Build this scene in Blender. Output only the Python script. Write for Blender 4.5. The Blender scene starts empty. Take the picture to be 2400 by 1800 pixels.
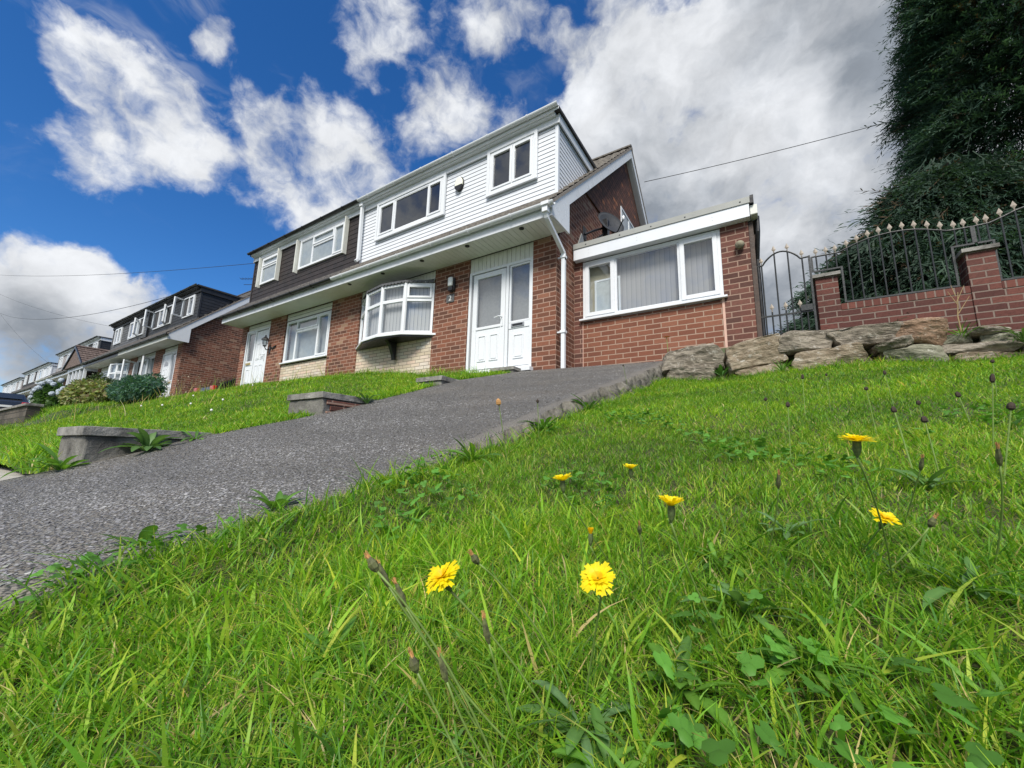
import bpy, bmesh, math, random
import numpy as np
from mathutils import Vector, Matrix

random.seed(7)
rng = np.random.default_rng(11)
scene = bpy.context.scene
COL = scene.collection

# ------------------------------------------------------------------ camera
CAM = Vector((3.008, -6.025, -1.562))
YAW, PITCH, ROLL = 0.57145, 0.17844, 0.02662


def cam_axes():
    cy, sy = math.cos(YAW), math.sin(YAW)
    f = Vector((-sy * math.cos(PITCH), cy * math.cos(PITCH), math.sin(PITCH)))
    r = Vector((cy, sy, 0))
    u = r.cross(f)
    c, s = math.cos(ROLL), math.sin(ROLL)
    return r * c + u * s, u * c - r * s, f


_r, _u, _f = cam_axes()
cd = bpy.data.cameras.new('camera')
cam = bpy.data.objects.new('camera', cd)
COL.objects.link(cam)
m = Matrix((( _r.x, _u.x, -_f.x, CAM.x), (_r.y, _u.y, -_f.y, CAM.y), (_r.z, _u.z, -_f.z, CAM.z), (0, 0, 0, 1)))
cam.matrix_world = m
cd.sensor_width = 36.0
cd.lens = 36.0 * 950.0 / 2400.0
cd.clip_start = 0.02
cd.clip_end = 3000
scene.camera = cam

# ------------------------------------------------------------------ light
SUN_AZ, SUN_EL = 158.0, 48.0
scene.view_settings.view_transform = 'Standard'
scene.view_settings.look = 'None'
scene.view_settings.exposure = 0.52
scene.view_settings.gamma = 1.0
scene.cycles.use_denoising = True
scene.cycles.max_bounces = 8
scene.cycles.transparent_max_bounces = 12
sd = bpy.data.lights.new('sun', 'SUN')
sd.energy = 3.7
sd.angle = math.radians(19)
sd.color = (1.0, 0.95, 0.87)
so = bpy.data.objects.new('sun', sd)
COL.objects.link(so)
sdir = Vector((math.sin(math.radians(SUN_AZ)) * math.cos(math.radians(SUN_EL)),
               math.cos(math.radians(SUN_AZ)) * math.cos(math.radians(SUN_EL)), math.sin(math.radians(SUN_EL))))
so.rotation_euler = sdir.to_track_quat('Z', 'Y').to_euler()

# clouds: (azimuth from +Y towards +X, elevation, radius) in degrees, weight, greyness
CLOUDS = [
    (-83.6, 34.6, 1.9, 0.7, 0), (-82.0, 33.3, 3.0, 1, 0), (-79.3, 32.1, 3.9, 1.1, 0), (-76.0, 31.4, 3.2, 1.2, 0),
    (-74.3, 31.6, 1.7, 0.7, 0), (-77.7, 34.9, 2.1, 0.5, 0), (-76.7, 37.7, 1.8, 0.4, 0), (-68.4, 37.5, 2.4, 0.8, 0),
    (-64.9, 35.9, 4.4, 1, 0), (-60.4, 34.6, 5.1, 1.2, 0.1), (-55.8, 33.9, 4.4, 1.2, 0), (-66.9, 33.3, 2.8, 0.8, 0.2),
    (-63.4, 30.0, 3.2, 0.9, 0), (-71.0, 30.1, 1.9, 0.5, 0), (-60.2, 29.4, 2.9, 0.8, 0), (-81.6, 26.5, 2.4, 0.9, 0),
    (-83.1, 25.2, 1.6, 0.7, 0), (-79.4, 26.8, 1.8, 0.7, 0), (-76.1, 42.3, 1.5, 0.8, 0), (-74.3, 41.5, 1.6, 0.9, 0),
    (-74.8, 40.4, 1.0, 0.6, 0), (-88.4, 33.9, 1.7, 0.35, 0), (-86.4, 33.6, 2.1, 0.8, 0), (-85.2, 32.2, 1.7, 0.8, 0),
    (-85.5, 28.3, 1.2, 0.25, 0), (-86.6, 26.6, 1.2, 0.25, 0), (-57.7, 50.0, 2.8, 1.1, 0), (-53.1, 49.8, 2.5, 1.1, 0),
    (-55.8, 46.6, 2.2, 0.8, 0), (-57.4, 45.0, 1.4, 0.35, 0), (-45.2, 46.1, 2.6, 0.7, 0), (-42.2, 43.7, 3.2, 0.9, 0),
    (-46.6, 41.0, 2.8, 0.9, 0), (-48.9, 38.0, 2.4, 0.8, 0), (-39.9, 40.8, 2.9, 0.7, 0), (-38.8, 44.4, 1.8, 0.4, 0),
    (-31.1, 44.4, 2.1, 1, 0), (-36.6, 42.8, 2.4, 0.8, 0), (-40.3, 52.7, 3.3, 1.1, 0.1), (-35.1, 51.7, 3.0, 1.1, 0.1),
    (-28.6, 52.7, 2.3, 0.9, 0.1), (-19.3, 50.8, 3.6, 0.9, 0.4), (-13.2, 51.0, 3.4, 0.8, 0.5), (-17.4, 47.7, 2.5, 0.6, 0.3),
    (-22.1, 49.3, 2.1, 0.5, 0.2), (-7.0, 49.1, 1.5, 0.3, 0.3), (-22.2, 42.6, 3.3, 1.2, 0), (-16.2, 43.3, 4.0, 1.3, 0),
    (-9.9, 44.6, 3.7, 1.3, 0), (-2.1, 46.5, 3.4, 1.3, 0), (-5.0, 46.2, 2.7, 1.2, 0), (-19.0, 38.4, 5.4, 1.3, 0.35),
    (-10.3, 38.1, 8.3, 1.5, 0.7), (0.2, 39.0, 7.3, 1.6, 0.8), (6.9, 42.4, 6.3, 1.6, 0.8), (-0.6, 30.9, 8.7, 1.5, 0.8),
    (-9.6, 30.4, 7.4, 1.4, 0.6), (8.7, 33.3, 7.4, 1.6, 1), (15.1, 38.1, 7.9, 1.6, 0.8), (3.3, 22.9, 8.5, 1.4, 0.3),
    (-3.9, 20.3, 7.2, 1.3, 0.3), (11.3, 23.5, 6.6, 1.4, 0.4), (19.5, 26.6, 9.0, 1.5, 0.6), (-17.2, 33.9, 4.1, 1.3, 0.2),
    (13.3, 48.7, 7.3, 1.4, 0.5), (-85.5, 16.5, 1.5, 0.9, 0), (-83.7, 16.4, 2.0, 0.9, 0), (-81.4, 16.0, 2.1, 0.9, 0.1),
    (-84.6, 14.1, 2.6, 1.2, 0.1), (-82.1, 13.7, 3.1, 1.2, 0.4), (-79.7, 14.8, 2.5, 1.1, 0.1), (-84.7, 11.3, 2.9, 1.1, 0.5),
    (-81.9, 10.4, 3.1, 1.1, 0.6), (-79.0, 12.4, 3.0, 1.1, 0.4), (-76.6, 13.9, 1.9, 1, 0.2), (-83.6, 8.0, 2.6, 0.9, 0.5),
    (-79.9, 8.4, 2.5, 0.7, 0.6), (-77.1, 10.7, 1.9, 0.6, 0.5), (-87.1, 12.1, 3.6, 1.1, 0.4), (-76.2, 15.9, 1.2, 0.7, 0),
    (0.5, 15.5, 6.8, 1.3, 0.3), (10.3, 15.3, 6.0, 1.3, 0.3), (18.1, 16.4, 6.3, 1.4, 0.4), (-83.5, 5.3, 2.2, 0.6, 0.5),
    (-80.1, 5.8, 2.1, 0.5, 0.5), (-87.1, 6.6, 3.5, 0.7, 0.5), (-76.6, 7.2, 1.9, 0.3, 0.4),
]


class NT:
    def __init__(self, tree):
        self.t = tree
        self.n = tree.nodes
        self.l = tree.links

    def node(self, typ, ins=None, **props):
        nd = self.n.new(typ)
        for k, v in props.items():
            setattr(nd, k, v)
        if ins:
            for k, v in ins.items():
                sock = nd.inputs[k]
                if isinstance(v, bpy.types.NodeSocket):
                    self.l.new(v, sock)
                else:
                    sock.default_value = v
        return nd

    def math(self, op, a, b=None, c=None, clamp=False):
        nd = self.n.new('ShaderNodeMath')
        nd.operation = op
        nd.use_clamp = clamp
        for i, v in enumerate((a, b, c)):
            if v is None:
                continue
            if isinstance(v, bpy.types.NodeSocket):
                self.l.new(v, nd.inputs[i])
            else:
                nd.inputs[i].default_value = v
        return nd.outputs[0]

    def vmath(self, op, a, b=None, out=0):
        nd = self.n.new('ShaderNodeVectorMath')
        nd.operation = op
        for i, v in enumerate((a, b)):
            if v is None:
                continue
            if isinstance(v, bpy.types.NodeSocket):
                self.l.new(v, nd.inputs[i])
            else:
                nd.inputs[i].default_value = v
        return nd.outputs[out]

    def mix(self, fac, a, b, mode='MIX'):
        nd = self.n.new('ShaderNodeMix')
        nd.data_type = 'RGBA'
        nd.blend_type = mode
        for sock, v in ((nd.inputs[0], fac), (nd.inputs[6], a), (nd.inputs[7], b)):
            if isinstance(v, bpy.types.NodeSocket):
                self.l.new(v, sock)
            elif isinstance(v, (int, float)):
                sock.default_value = v
            else:
                sock.default_value = (*v, 1) if len(v) == 3 else v
        return nd.outputs[2]

    def maprange(self, v, a, b, c=0.0, d=1.0, smooth=True):
        nd = self.n.new('ShaderNodeMapRange')
        nd.interpolation_type = 'SMOOTHSTEP' if smooth else 'LINEAR'
        self.l.new(v, nd.inputs[0])
        for i, x in enumerate((a, b, c, d)):
            nd.inputs[i + 1].default_value = x
        return nd.outputs[0]

    def noise(self, vec, scale, detail=4, rough=0.55, dist=0.0, col=False):
        nd = self.n.new('ShaderNodeTexNoise')
        if vec is not None:
            self.l.new(vec, nd.inputs['Vector'])
        nd.inputs['Scale'].default_value = scale
        nd.inputs['Detail'].default_value = detail
        nd.inputs['Roughness'].default_value = rough
        nd.inputs['Distortion'].default_value = dist
        return nd.outputs[1 if col else 0]

    def ramp(self, fac, stops):
        nd = self.n.new('ShaderNodeValToRGB')
        self.l.new(fac, nd.inputs[0])
        e = nd.color_ramp.elements
        while len(e) < len(stops):
            e.new(0.5)
        for el, (p, c) in zip(e, stops):
            el.position = p
            el.color = (*c, 1)
        return nd.outputs[0]


def build_world():
    w = bpy.data.worlds.new('World')
    scene.world = w
    w.use_nodes = True
    t = NT(w.node_tree)
    t.n.clear()
    out = t.node('ShaderNodeOutputWorld')
    bg = t.node('ShaderNodeBackground', {'Strength': 0.1})
    t.l.new(bg.outputs[0], out.inputs[0])
    sky = t.node('ShaderNodeTexSky', sky_type='NISHITA', sun_disc=False)
    sky.sun_elevation = math.radians(SUN_EL)
    sky.sun_rotation = math.radians(SUN_AZ)
    sky.altitude = 200
    sky.air_density = 1.0
    sky.dust_density = 0.3
    sky.ozone_density = 3.0
    hs = t.node('ShaderNodeHueSaturation', {'Saturation': 1.28, 'Value': 1.0, 'Color': sky.outputs[0]})
    skyc = t.mix(1.0, hs.outputs[0], SKY_TINT, 'MULTIPLY')
    tc = t.node('ShaderNodeTexCoord')
    d0 = t.vmath('NORMALIZE', tc.outputs['Generated'])
    def warp(vec, scale, amp, det):
        q = t.vmath('SUBTRACT', t.noise(vec, scale, det, 0.6, 0.0, True), (0.5, 0.5, 0.5))
        sc = t.n.new('ShaderNodeVectorMath'); sc.operation = 'SCALE'
        t.l.new(q, sc.inputs[0]); sc.inputs['Scale'].default_value = amp
        return t.vmath('NORMALIZE', t.vmath('ADD', vec, sc.outputs[0]))
    d = warp(warp(d0, 5.0, 0.10, 3), 15.0, 0.06, 5)
    tot = grey = None
    for az, el, r, wt, g in CLOUDS:
        a, e = math.radians(az), math.radians(el)
        v = (math.sin(a) * math.cos(e), math.cos(a) * math.cos(e), math.sin(e))
        dp = t.vmath('DOT_PRODUCT', d, v, out=1)
        k = t.maprange(dp, math.cos(math.radians(r * 1.8)), 1.0, 0.0, wt * (1.0 if az > -26 else 0.72))
        tot = k if tot is None else t.math('ADD', tot, k)
        if g > 0:
            k2 = t.math('MULTIPLY', k, g)
            grey = k2 if grey is None else t.math('ADD', grey, k2)
    # scattered clouds over the rest of the sky (behind the camera, reflected in the panes)
    sep = t.node('ShaderNodeSeparateXYZ', {0: d0})
    behind = t.math('MULTIPLY', t.maprange(sep.outputs[1], 0.0, -0.3), t.maprange(sep.outputs[2], -0.05, 0.08))
    bn = t.maprange(t.noise(d0, 2.2, 3, 0.5), 0.22, 0.45)
    bk = t.math('MULTIPLY', t.math('MULTIPLY', behind, bn), 1.35)
    tot = t.math('ADD', tot, bk)
    gg = t.math('MINIMUM', t.math('MULTIPLY', grey, 0.7), 0.95)
    tot = t.math('MINIMUM', t.math('MULTIPLY', tot, 0.60), t.math('ADD', 0.80, t.math('MULTIPLY', gg, 0.40)))
    stretch = t.node('ShaderNodeMapping', {'Vector': warp(d0, 9.0, 0.06, 4), 'Scale': (1.0, 1.0, 1.2)})
    fb = t.noise(stretch.outputs[0], 6.5, 9, 0.62, 0.0)
    fine = t.noise(stretch.outputs[0], 26.0, 7, 0.65, 0.4)
    dens = t.math('ADD', tot, t.math('MULTIPLY', t.math('SUBTRACT', fb, 0.5), 2.3))
    dens = t.math('ADD', dens, t.math('MULTIPLY', t.math('SUBTRACT', fine, 0.5), 0.5))
    alpha = t.maprange(dens, 0.22, 1.0)
    alpha = t.math('MULTIPLY', alpha, t.maprange(tot, 0.0, 0.12))
    wsp = t.noise(t.node('ShaderNodeMapping', {'Vector': warp(d0, 3.0, 0.25, 4), 'Scale': (1.6, 1.0, 2.4)}).outputs[0], 4.2, 6, 0.56, 0.2)
    alpha = t.math('MAXIMUM', alpha, t.math('MULTIPLY', t.maprange(wsp, 0.54, 0.80), t.maprange(sep.outputs[2], 0.30, 0.60, 0.0, 0.45)))
    fb2 = t.noise(t.vmath('ADD', stretch.outputs[0], (0.06, -0.04, 0.10)), 3.6, 6, 0.5, 0.3)
    shade = t.math('MULTIPLY', gg, t.maprange(fb2, 0.30, 0.68, 0.0, 1.0))
    # thick parts turn a little darker, sun-facing edges stay white
    shade = t.math('ADD', shade, t.math('MULTIPLY', t.maprange(fb, 0.62, 0.36), 0.28))
    ccol = t.mix(t.math('MINIMUM', shade, 1.0), CLOUD_W, CLOUD_G)
    vz = t.maprange(t.noise(stretch.outputs[0], 9.0, 8, 0.6, 0.3), 0.25, 0.75, 0.80, 1.16, False)
    ccol = t.mix(1.0, ccol, t.node('ShaderNodeCombineXYZ', {0: vz, 1: vz, 2: vz}).outputs[0], 'MULTIPLY')
    colr = t.mix(alpha, skyc, ccol)
    # far land below the horizon
    low = t.maprange(sep.outputs[2], -0.06, -0.01)
    colr = t.mix(low, (0.5, 0.6, 0.45), colr)
    t.l.new(colr, bg.inputs['Color'])


SKY_TINT = (0.66, 0.85, 1.05)
CLOUD_W = (6.1, 6.25, 6.5)
CLOUD_G = (2.1, 2.35, 2.7)
build_world()

# ------------------------------------------------------------------ helpers
def tag(o, label=None, cat=None, group=None, kind=None):
    if label: o['label'] = label
    if cat: o['category'] = cat
    if group: o['group'] = group
    if kind: o['kind'] = kind
    return o


def thing(name, label, cat, loc=(0, 0, 0), group=None, rz=0.0):
    o = bpy.data.objects.new(name, None)
    o.empty_display_size = 0.2
    COL.objects.link(o)
    o.location = loc
    o.rotation_euler = (0, 0, rz)
    return tag(o, label, cat, group)


class MB:
    def __init__(self):
        self.v = []
        self.f = []
        self.mi = []

    def poly(self, pts, mi=0):
        b = len(self.v)
        self.v.extend([tuple(p) for p in pts])
        self.f.append(tuple(range(b, b + len(pts))))
        self.mi.append(mi)

    def box(self, x0, x1, y0, y1, z0, z1, mi=0):
        x0, x1 = min(x0, x1), max(x0, x1)
        y0, y1 = min(y0, y1), max(y0, y1)
        z0, z1 = min(z0, z1), max(z0, z1)
        b = len(self.v)
        self.v += [(x0, y0, z0), (x1, y0, z0), (x1, y1, z0), (x0, y1, z0), (x0, y0, z1), (x1, y0, z1), (x1, y1, z1), (x0, y1, z1)]
        for q in ((0, 3, 2, 1), (4, 5, 6, 7), (0, 1, 5, 4), (1, 2, 6, 5), (2, 3, 7, 6), (3, 0, 4, 7)):
            self.f.append(tuple(b + i for i in q))
            self.mi.append(mi)

    def prism(self, pts, axis, a, b, mi=0):
        """polygon pts (2D) extruded along axis 'x'/'y'/'z' from a to b"""
        def P(p, t):
            if axis == 'x': return (t, p[0], p[1])
            if axis == 'y': return (p[0], t, p[1])
            return (p[0], p[1], t)
        n = len(pts)
        base = len(self.v)
        self.v += [P(p, a) for p in pts] + [P(p, b) for p in pts]
        area = sum(pts[i][0] * pts[(i + 1) % n][1] - pts[(i + 1) % n][0] * pts[i][1] for i in range(n))
        self.f.append(tuple(base + i for i in range(n)))
        self.f.append(tuple(base + n + i for i in reversed(range(n))))
        self.mi += [mi, mi]
        for i in range(n):
            j = (i + 1) % n
            self.f.append((base + i, base + n + i, base + n + j, base + j))
            self.mi.append(mi)

    def tube(self, path, r, n=8, mi=0, cap=True):
        path = [Vector(p) for p in path]
        rs = r if isinstance(r, (list, tuple)) else [r] * len(path)
        base = len(self.v)
        prev = None
        for i, p in enumerate(path):
            if i == 0: t = path[1] - p
            elif i == len(path) - 1: t = p - path[-2]
            else: t = (path[i + 1] - path[i - 1])
            t.normalize()
            if prev is None:
                a = Vector((0, 0, 1)) if abs(t.z) < 0.9 else Vector((1, 0, 0))
                x = t.cross(a).normalized()
            else:
                x = (prev - t * prev.dot(t)).normalized()
            prev = x
            y = t.cross(x)
            for k in range(n):
                an = 2 * math.pi * k / n
                self.v.append(tuple(p + (x * math.cos(an) + y * math.sin(an)) * rs[i]))
        for i in range(len(path) - 1):
            for k in range(n):
                k2 = (k + 1) % n
                self.f.append((base + i * n + k, base + i * n + k2, base + (i + 1) * n + k2, base + (i + 1) * n + k))
                self.mi.append(mi)
        if cap:
            self.f.append(tuple(base + k for k in reversed(range(n)))); self.mi.append(mi)
            e = base + (len(path) - 1) * n
            self.f.append(tuple(e + k for k in range(n))); self.mi.append(mi)

    def lathe(self, prof, c=(0, 0, 0), n=16, axis='z', mi=0):
        base = len(self.v)
        for (r, h) in prof:
            for k in range(n):
                an = 2 * math.pi * k / n
                a, b = r * math.cos(an), r * math.sin(an)
                if axis == 'z': p = (c[0] + a, c[1] + b, c[2] + h)
                elif axis == 'y': p = (c[0] + a, c[1] + h, c[2] + b)
                else: p = (c[0] + h, c[1] + a, c[2] + b)
                self.v.append(p)
        for i in range(len(prof) - 1):
            for k in range(n):
                k2 = (k + 1) % n
                self.f.append((base + i * n + k, base + i * n + k2, base + (i + 1) * n + k2, base + (i + 1) * n + k)); self.mi.append(mi)
        self.f.append(tuple(base + k for k in reversed(range(n)))); self.mi.append(mi)
        e = base + (len(prof) - 1) * n
        self.f.append(tuple(e + k for k in range(n))); self.mi.append(mi)

    def build(self, name, mats, parent=None, bevel=0.0, smooth=False, fix=True):
        me = bpy.data.meshes.new(name)
        me.from_pydata(self.v, [], self.f)
        if not isinstance(mats, (list, tuple)): mats = [mats]
        for mm in mats: me.materials.append(mm)
        if len(mats) > 1: me.polygons.foreach_set('material_index', self.mi)
        if fix:
            bm = bmesh.new(); bm.from_mesh(me)
            bmesh.ops.recalc_face_normals(bm, faces=bm.faces)
            bm.to_mesh(me); bm.free()
        if smooth: me.polygons.foreach_set('use_smooth', [True] * len(me.polygons))
        o = bpy.data.objects.new(name, me)
        COL.objects.link(o)
        if parent: o.parent = parent
        if bevel > 0:
            b = o.modifiers.new('bevel', 'BEVEL')
            b.width = bevel; b.segments = 2; b.limit_method = 'ANGLE'
        return o


def np_mesh(name, verts, faces_idx, counts, mat, cols=None, parent=None, smooth=False):
    """fast mesh from numpy: verts (n,3), flat loop indices, per-face counts"""
    me = bpy.data.meshes.new(name)
    me.vertices.add(len(verts))
    me.vertices.foreach_set('co', np.ascontiguousarray(verts, np.float32).ravel())
    me.loops.add(len(faces_idx))
    me.loops.foreach_set('vertex_index', np.ascontiguousarray(faces_idx, np.int32))
    me.polygons.add(len(counts))
    starts = np.concatenate([[0], np.cumsum(counts)[:-1]]).astype(np.int32)
    me.polygons.foreach_set('loop_start', starts)
    if smooth: me.polygons.foreach_set('use_smooth', np.ones(len(counts), bool))
    me.update(calc_edges=True)
    if cols is not None:
        at = me.attributes.new('col', 'FLOAT_COLOR', 'POINT')
        c4 = np.ones((len(verts), 4), np.float32); c4[:, :3] = cols
        at.data.foreach_set('color', c4.ravel())
    for mm in (mat if isinstance(mat, (list, tuple)) else [mat]): me.materials.append(mm)
    o = bpy.data.objects.new(name, me)
    COL.objects.link(o)
    if parent: o.parent = parent
    return o


# ------------------------------------------------------------------ materials
def new_mat(name):
    mt = bpy.data.materials.new(name)
    mt.use_nodes = True
    t = NT(mt.node_tree)
    b = t.n['Principled BSDF']
    return mt, t, b


def objvec(t):
    return t.node('ShaderNodeTexCoord').outputs['Object']


def pmat(name, c, rough=0.6, var=0.15, scale=4.0, bump=0.0, bscale=40.0, metal=0.0, spec=0.5, c2=None, dirt=0.0):
    mt, t, b = new_mat(name)
    v = objvec(t)
    n = t.noise(v, scale, 6, 0.6)
    lo = tuple(x * (1 - var) for x in c); hi = tuple(min(1, x * (1 + var)) for x in c)
    if c2: hi = c2
    colr = t.ramp(n, [(0.3, lo), (0.7, hi)])
    if dirt > 0:
        dn = t.maprange(t.noise(t.node('ShaderNodeMapping', {'Vector': v, 'Scale': (1.0, 1.0, 0.25)}).outputs[0], 5.0, 8, 0.7), 0.5, 0.8)
        colr = t.mix(t.math('MULTIPLY', dn, dirt), colr, (0.16, 0.15, 0.115))
    t.l.new(colr, b.inputs['Base Color'])
    rn = t.maprange(t.noise(v, scale * 3, 4), 0.3, 0.7, max(0.02, rough - 0.08), min(1, rough + 0.08))
    t.l.new(rn, b.inputs['Roughness'])
    b.inputs['Metallic'].default_value = metal
    b.inputs['Specular IOR Level'].default_value = spec
    if bump > 0:
        bn = t.node('ShaderNodeBump', {'Strength': min(1.0, bump), 'Distance': 0.01, 'Height': t.noise(v, bscale, 6, 0.65)})
        t.l.new(bn.outputs[0], b.inputs['Normal'])
    return mt


def brick_mat(name, stops, mortar, bw=0.25, bh=0.0885, ms=0.0095, rough=0.85, bump=0.6, noisec=0.35, soldier=False, stain=0.25):
    mt, t, b = new_mat(name)
    v = objvec(t)
    geo = t.node('ShaderNodeNewGeometry')
    ab = t.vmath('ABSOLUTE', geo.outputs['Normal'])
    sn = t.node('ShaderNodeSeparateXYZ', {0: ab})
    sv = t.node('ShaderNodeSeparateXYZ', {0: v})
    side = t.math('GREATER_THAN', sn.outputs[0], 0.7)
    flat = t.math('GREATER_THAN', sn.outputs[2], 0.7)
    uu = t.math('ADD', t.math('MULTIPLY', sv.outputs[0], t.math('SUBTRACT', 1.0, side)), t.math('MULTIPLY', t.math('ADD', sv.outputs[1], 0.11), side))
    vv = t.math('ADD', t.math('MULTIPLY', sv.outputs[2], t.math('SUBTRACT', 1.0, flat)), t.math('MULTIPLY', sv.outputs[1], flat))
    # slightly wavering courses
    wob = t.math('MULTIPLY', t.math('SUBTRACT', t.noise(v, 9.0, 2), 0.5), 0.006)
    vv = t.math('ADD', vv, wob)
    cv = t.node('ShaderNodeCombineXYZ', {0: uu, 1: vv, 2: 0.0})
    br = t.node('ShaderNodeTexBrick', {'Vector': cv.outputs[0], 'Color1': (0, 0, 0, 1), 'Color2': (1, 1, 1, 1), 'Mortar': (0.5, 0.5, 0.5, 1),
                                       'Scale': 1.0, 'Mortar Size': ms, 'Mortar Smooth': 0.25, 'Bias': 0.0, 'Brick Width': bw, 'Row Height': bh})
    br.offset = 0.0 if soldier else 0.5
    bc = t.ramp(br.outputs['Color'], stops)
    n = t.noise(v, 38.0, 6, 0.7)
    n2 = t.noise(v, 1.3, 4, 0.6)
    bc = t.mix(t.math('MULTIPLY', t.maprange(n, 0.35, 0.75), noisec), bc, tuple(x * 0.45 for x in stops[0][1]))
    bc = t.mix(t.math('MULTIPLY', t.maprange(n2, 0.45, 0.7), stain), bc, (0.09, 0.06, 0.05))
    mc = t.mix(t.noise(v, 22.0, 4), tuple(x * 0.75 for x in mortar), mortar)
    colr = t.mix(br.outputs['Fac'], bc, mc)
    t.l.new(colr, b.inputs['Base Color'])
    b.inputs['Roughness'].default_value = rough
    b.inputs['Specular IOR Level'].default_value = 0.25
    h = t.math('SUBTRACT', t.math('MULTIPLY', n, 0.35), t.math('MULTIPLY', br.outputs['Fac'], 0.8))
    bn = t.node('ShaderNodeBump', {'Strength': bump, 'Distance': 0.008, 'Height': h})
    t.l.new(bn.outputs[0], b.inputs['Normal'])
    return mt


def glass_mat(name, tint=(0.75, 0.8, 0.82), refl=0.28):
    mt, t, b = new_mat(name)
    t.n.remove(b)
    out = t.n['Material Output']
    tr = t.node('ShaderNodeBsdfTransparent', {'Color': (*tint, 1)})
    gl = t.node('ShaderNodeBsdfGlossy', {'Color': (0.95, 0.97, 1.0, 1), 'Roughness': 0.015})
    geo = t.node('ShaderNodeNewGeometry')
    cosv = t.math('ABSOLUTE', t.vmath('DOT_PRODUCT', geo.outputs['Normal'], geo.outputs['Incoming'], out=1))
    schlick = t.math('ADD', 0.04, t.math('MULTIPLY', 0.96, t.math('POWER', t.math('SUBTRACT', 1.0, cosv), 5.0)))
    v = objvec(t)
    bn = t.node('ShaderNodeBump', {'Strength': 0.12, 'Distance': 0.02, 'Height': t.noise(v, 1.6, 2)})
    t.l.new(bn.outputs[0], gl.inputs['Normal'])
    fac = t.math('ADD', t.math('MULTIPLY', schlick, 1.3), refl * 0.5, clamp=True)
    mx = t.node('ShaderNodeMixShader', {0: fac, 1: tr.outputs[0], 2: gl.outputs[0]})
    t.l.new(mx.outputs[0], out.inputs[0])
    return mt


def foliage_mat(name, trans=0.35, rough=0.5, gloss=0.35):
    mt, t, b = new_mat(name)
    at = t.node('ShaderNodeAttribute', attribute_name='col')
    out = t.n['Material Output']
    t.l.new(at.outputs['Color'], b.inputs['Base Color'])
    b.inputs['Roughness'].default_value = rough
    b.inputs['Specular IOR Level'].default_value = gloss
    tl = t.node('ShaderNodeBsdfTranslucent')
    bright = t.mix(1.0, at.outputs['Color'], (1.35, 1.4, 0.7), 'MULTIPLY')
    t.l.new(bright, tl.inputs['Color'])
    mx = t.node('ShaderNodeMixShader', {0: trans, 1: b.outputs[0], 2: tl.outputs[0]})
    t.l.new(mx.outputs[0], out.inputs[0])
    return mt


RED = [(0.0, (0.095, 0.046, 0.033)), (0.35, (0.165, 0.068, 0.043)), (0.7, (0.215, 0.083, 0.050)), (0.93, (0.245, 0.10, 0.062)), (1.0, (0.34, 0.24, 0.16))]
M = {}
M['brick'] = brick_mat('red_brick', RED, (0.38, 0.25, 0.19))
M['brick_new'] = brick_mat('new_red_brick', [(0, (0.16, 0.062, 0.040)), (0.5, (0.20, 0.077, 0.047)), (1, (0.24, 0.10, 0.062))], (0.38, 0.265, 0.20), bw=0.262, bh=0.0905, noisec=0.25, stain=0.08)
M['brick_dark'] = brick_mat('dark_red_brick', [(0, (0.085, 0.04, 0.032)), (0.6, (0.145, 0.058, 0.044)), (1, (0.19, 0.08, 0.06))], (0.33, 0.22, 0.17), bw=0.262, bh=0.0905)
M['brick_wall'] = brick_mat('garden_brick', [(0, (0.075, 0.03, 0.026)), (0.6, (0.115, 0.042, 0.034)), (1, (0.155, 0.058, 0.045))], (0.21, 0.16, 0.135), bw=0.27, bh=0.088, bump=0.9, noisec=0.5)
M['brick_edge'] = brick_mat('brick_on_edge', [(0, (0.09, 0.034, 0.028)), (0.6, (0.135, 0.048, 0.037)), (1, (0.17, 0.064, 0.048))], (0.21, 0.16, 0.135), bw=0.088, bh=0.5, soldier=True)
M['cream'] = brick_mat('cream_brick', [(0, (0.50, 0.42, 0.31)), (0.4, (0.60, 0.53, 0.42)), (0.75, (0.62, 0.47, 0.37)), (1, (0.66, 0.62, 0.55))], (0.22, 0.18, 0.15), bw=0.26, bh=0.075, ms=0.006, noisec=0.2, stain=0.2)
M['tilehung'] = brick_mat('hung_tiles', [(0, (0.105, 0.055, 0.042)), (0.5, (0.15, 0.07, 0.05)), (0.9, (0.20, 0.085, 0.058)), (1.0, (0.40, 0.16, 0.08))], (0.04, 0.025, 0.02), bw=0.18, bh=0.11, ms=0.008, bump=1.0)
M['upvc'] = pmat('white_upvc', (0.67, 0.695, 0.725), 0.3, 0.03, 1.2, spec=0.5, dirt=0.035)
M['white_clad'] = pmat('white_cladding', (0.66, 0.69, 0.735), 0.38, 0.03, 1.5, dirt=0.09)
M['white_old'] = pmat('weathered_white_board', (0.66, 0.67, 0.62), 0.5, 0.08, 2.5, dirt=0.35)
M['groove'] = pmat('cladding_joint_shade', (0.22, 0.23, 0.25), 0.8)  # darker than the boards: shadow lines in the joints deepened by colour
M['soffit'] = pmat('soffit_board', (0.70, 0.71, 0.68), 0.45, 0.06, 3.0, dirt=0.15)
M['black_clad'] = pmat('dark_stained_boards', (0.020, 0.014, 0.013), 0.6, 0.5, 6.0, bump=0.3, bscale=30)
M['black_groove'] = pmat('dark_joint', (0.008, 0.007, 0.007), 0.9)  # same painted joint shade for the dark boards
M['slate_clad'] = pmat('dark_grey_boards', (0.017, 0.018, 0.021), 0.55, 0.35, 5.0, bump=0.3)
M['slate_clad2'] = pmat('faded_grey_boards', (0.085, 0.087, 0.092), 0.6, 0.35, 5.0, bump=0.3)
M['grey_clad'] = pmat('grey_boards', (0.30, 0.28, 0.28), 0.6, 0.2, 5.0)
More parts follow.
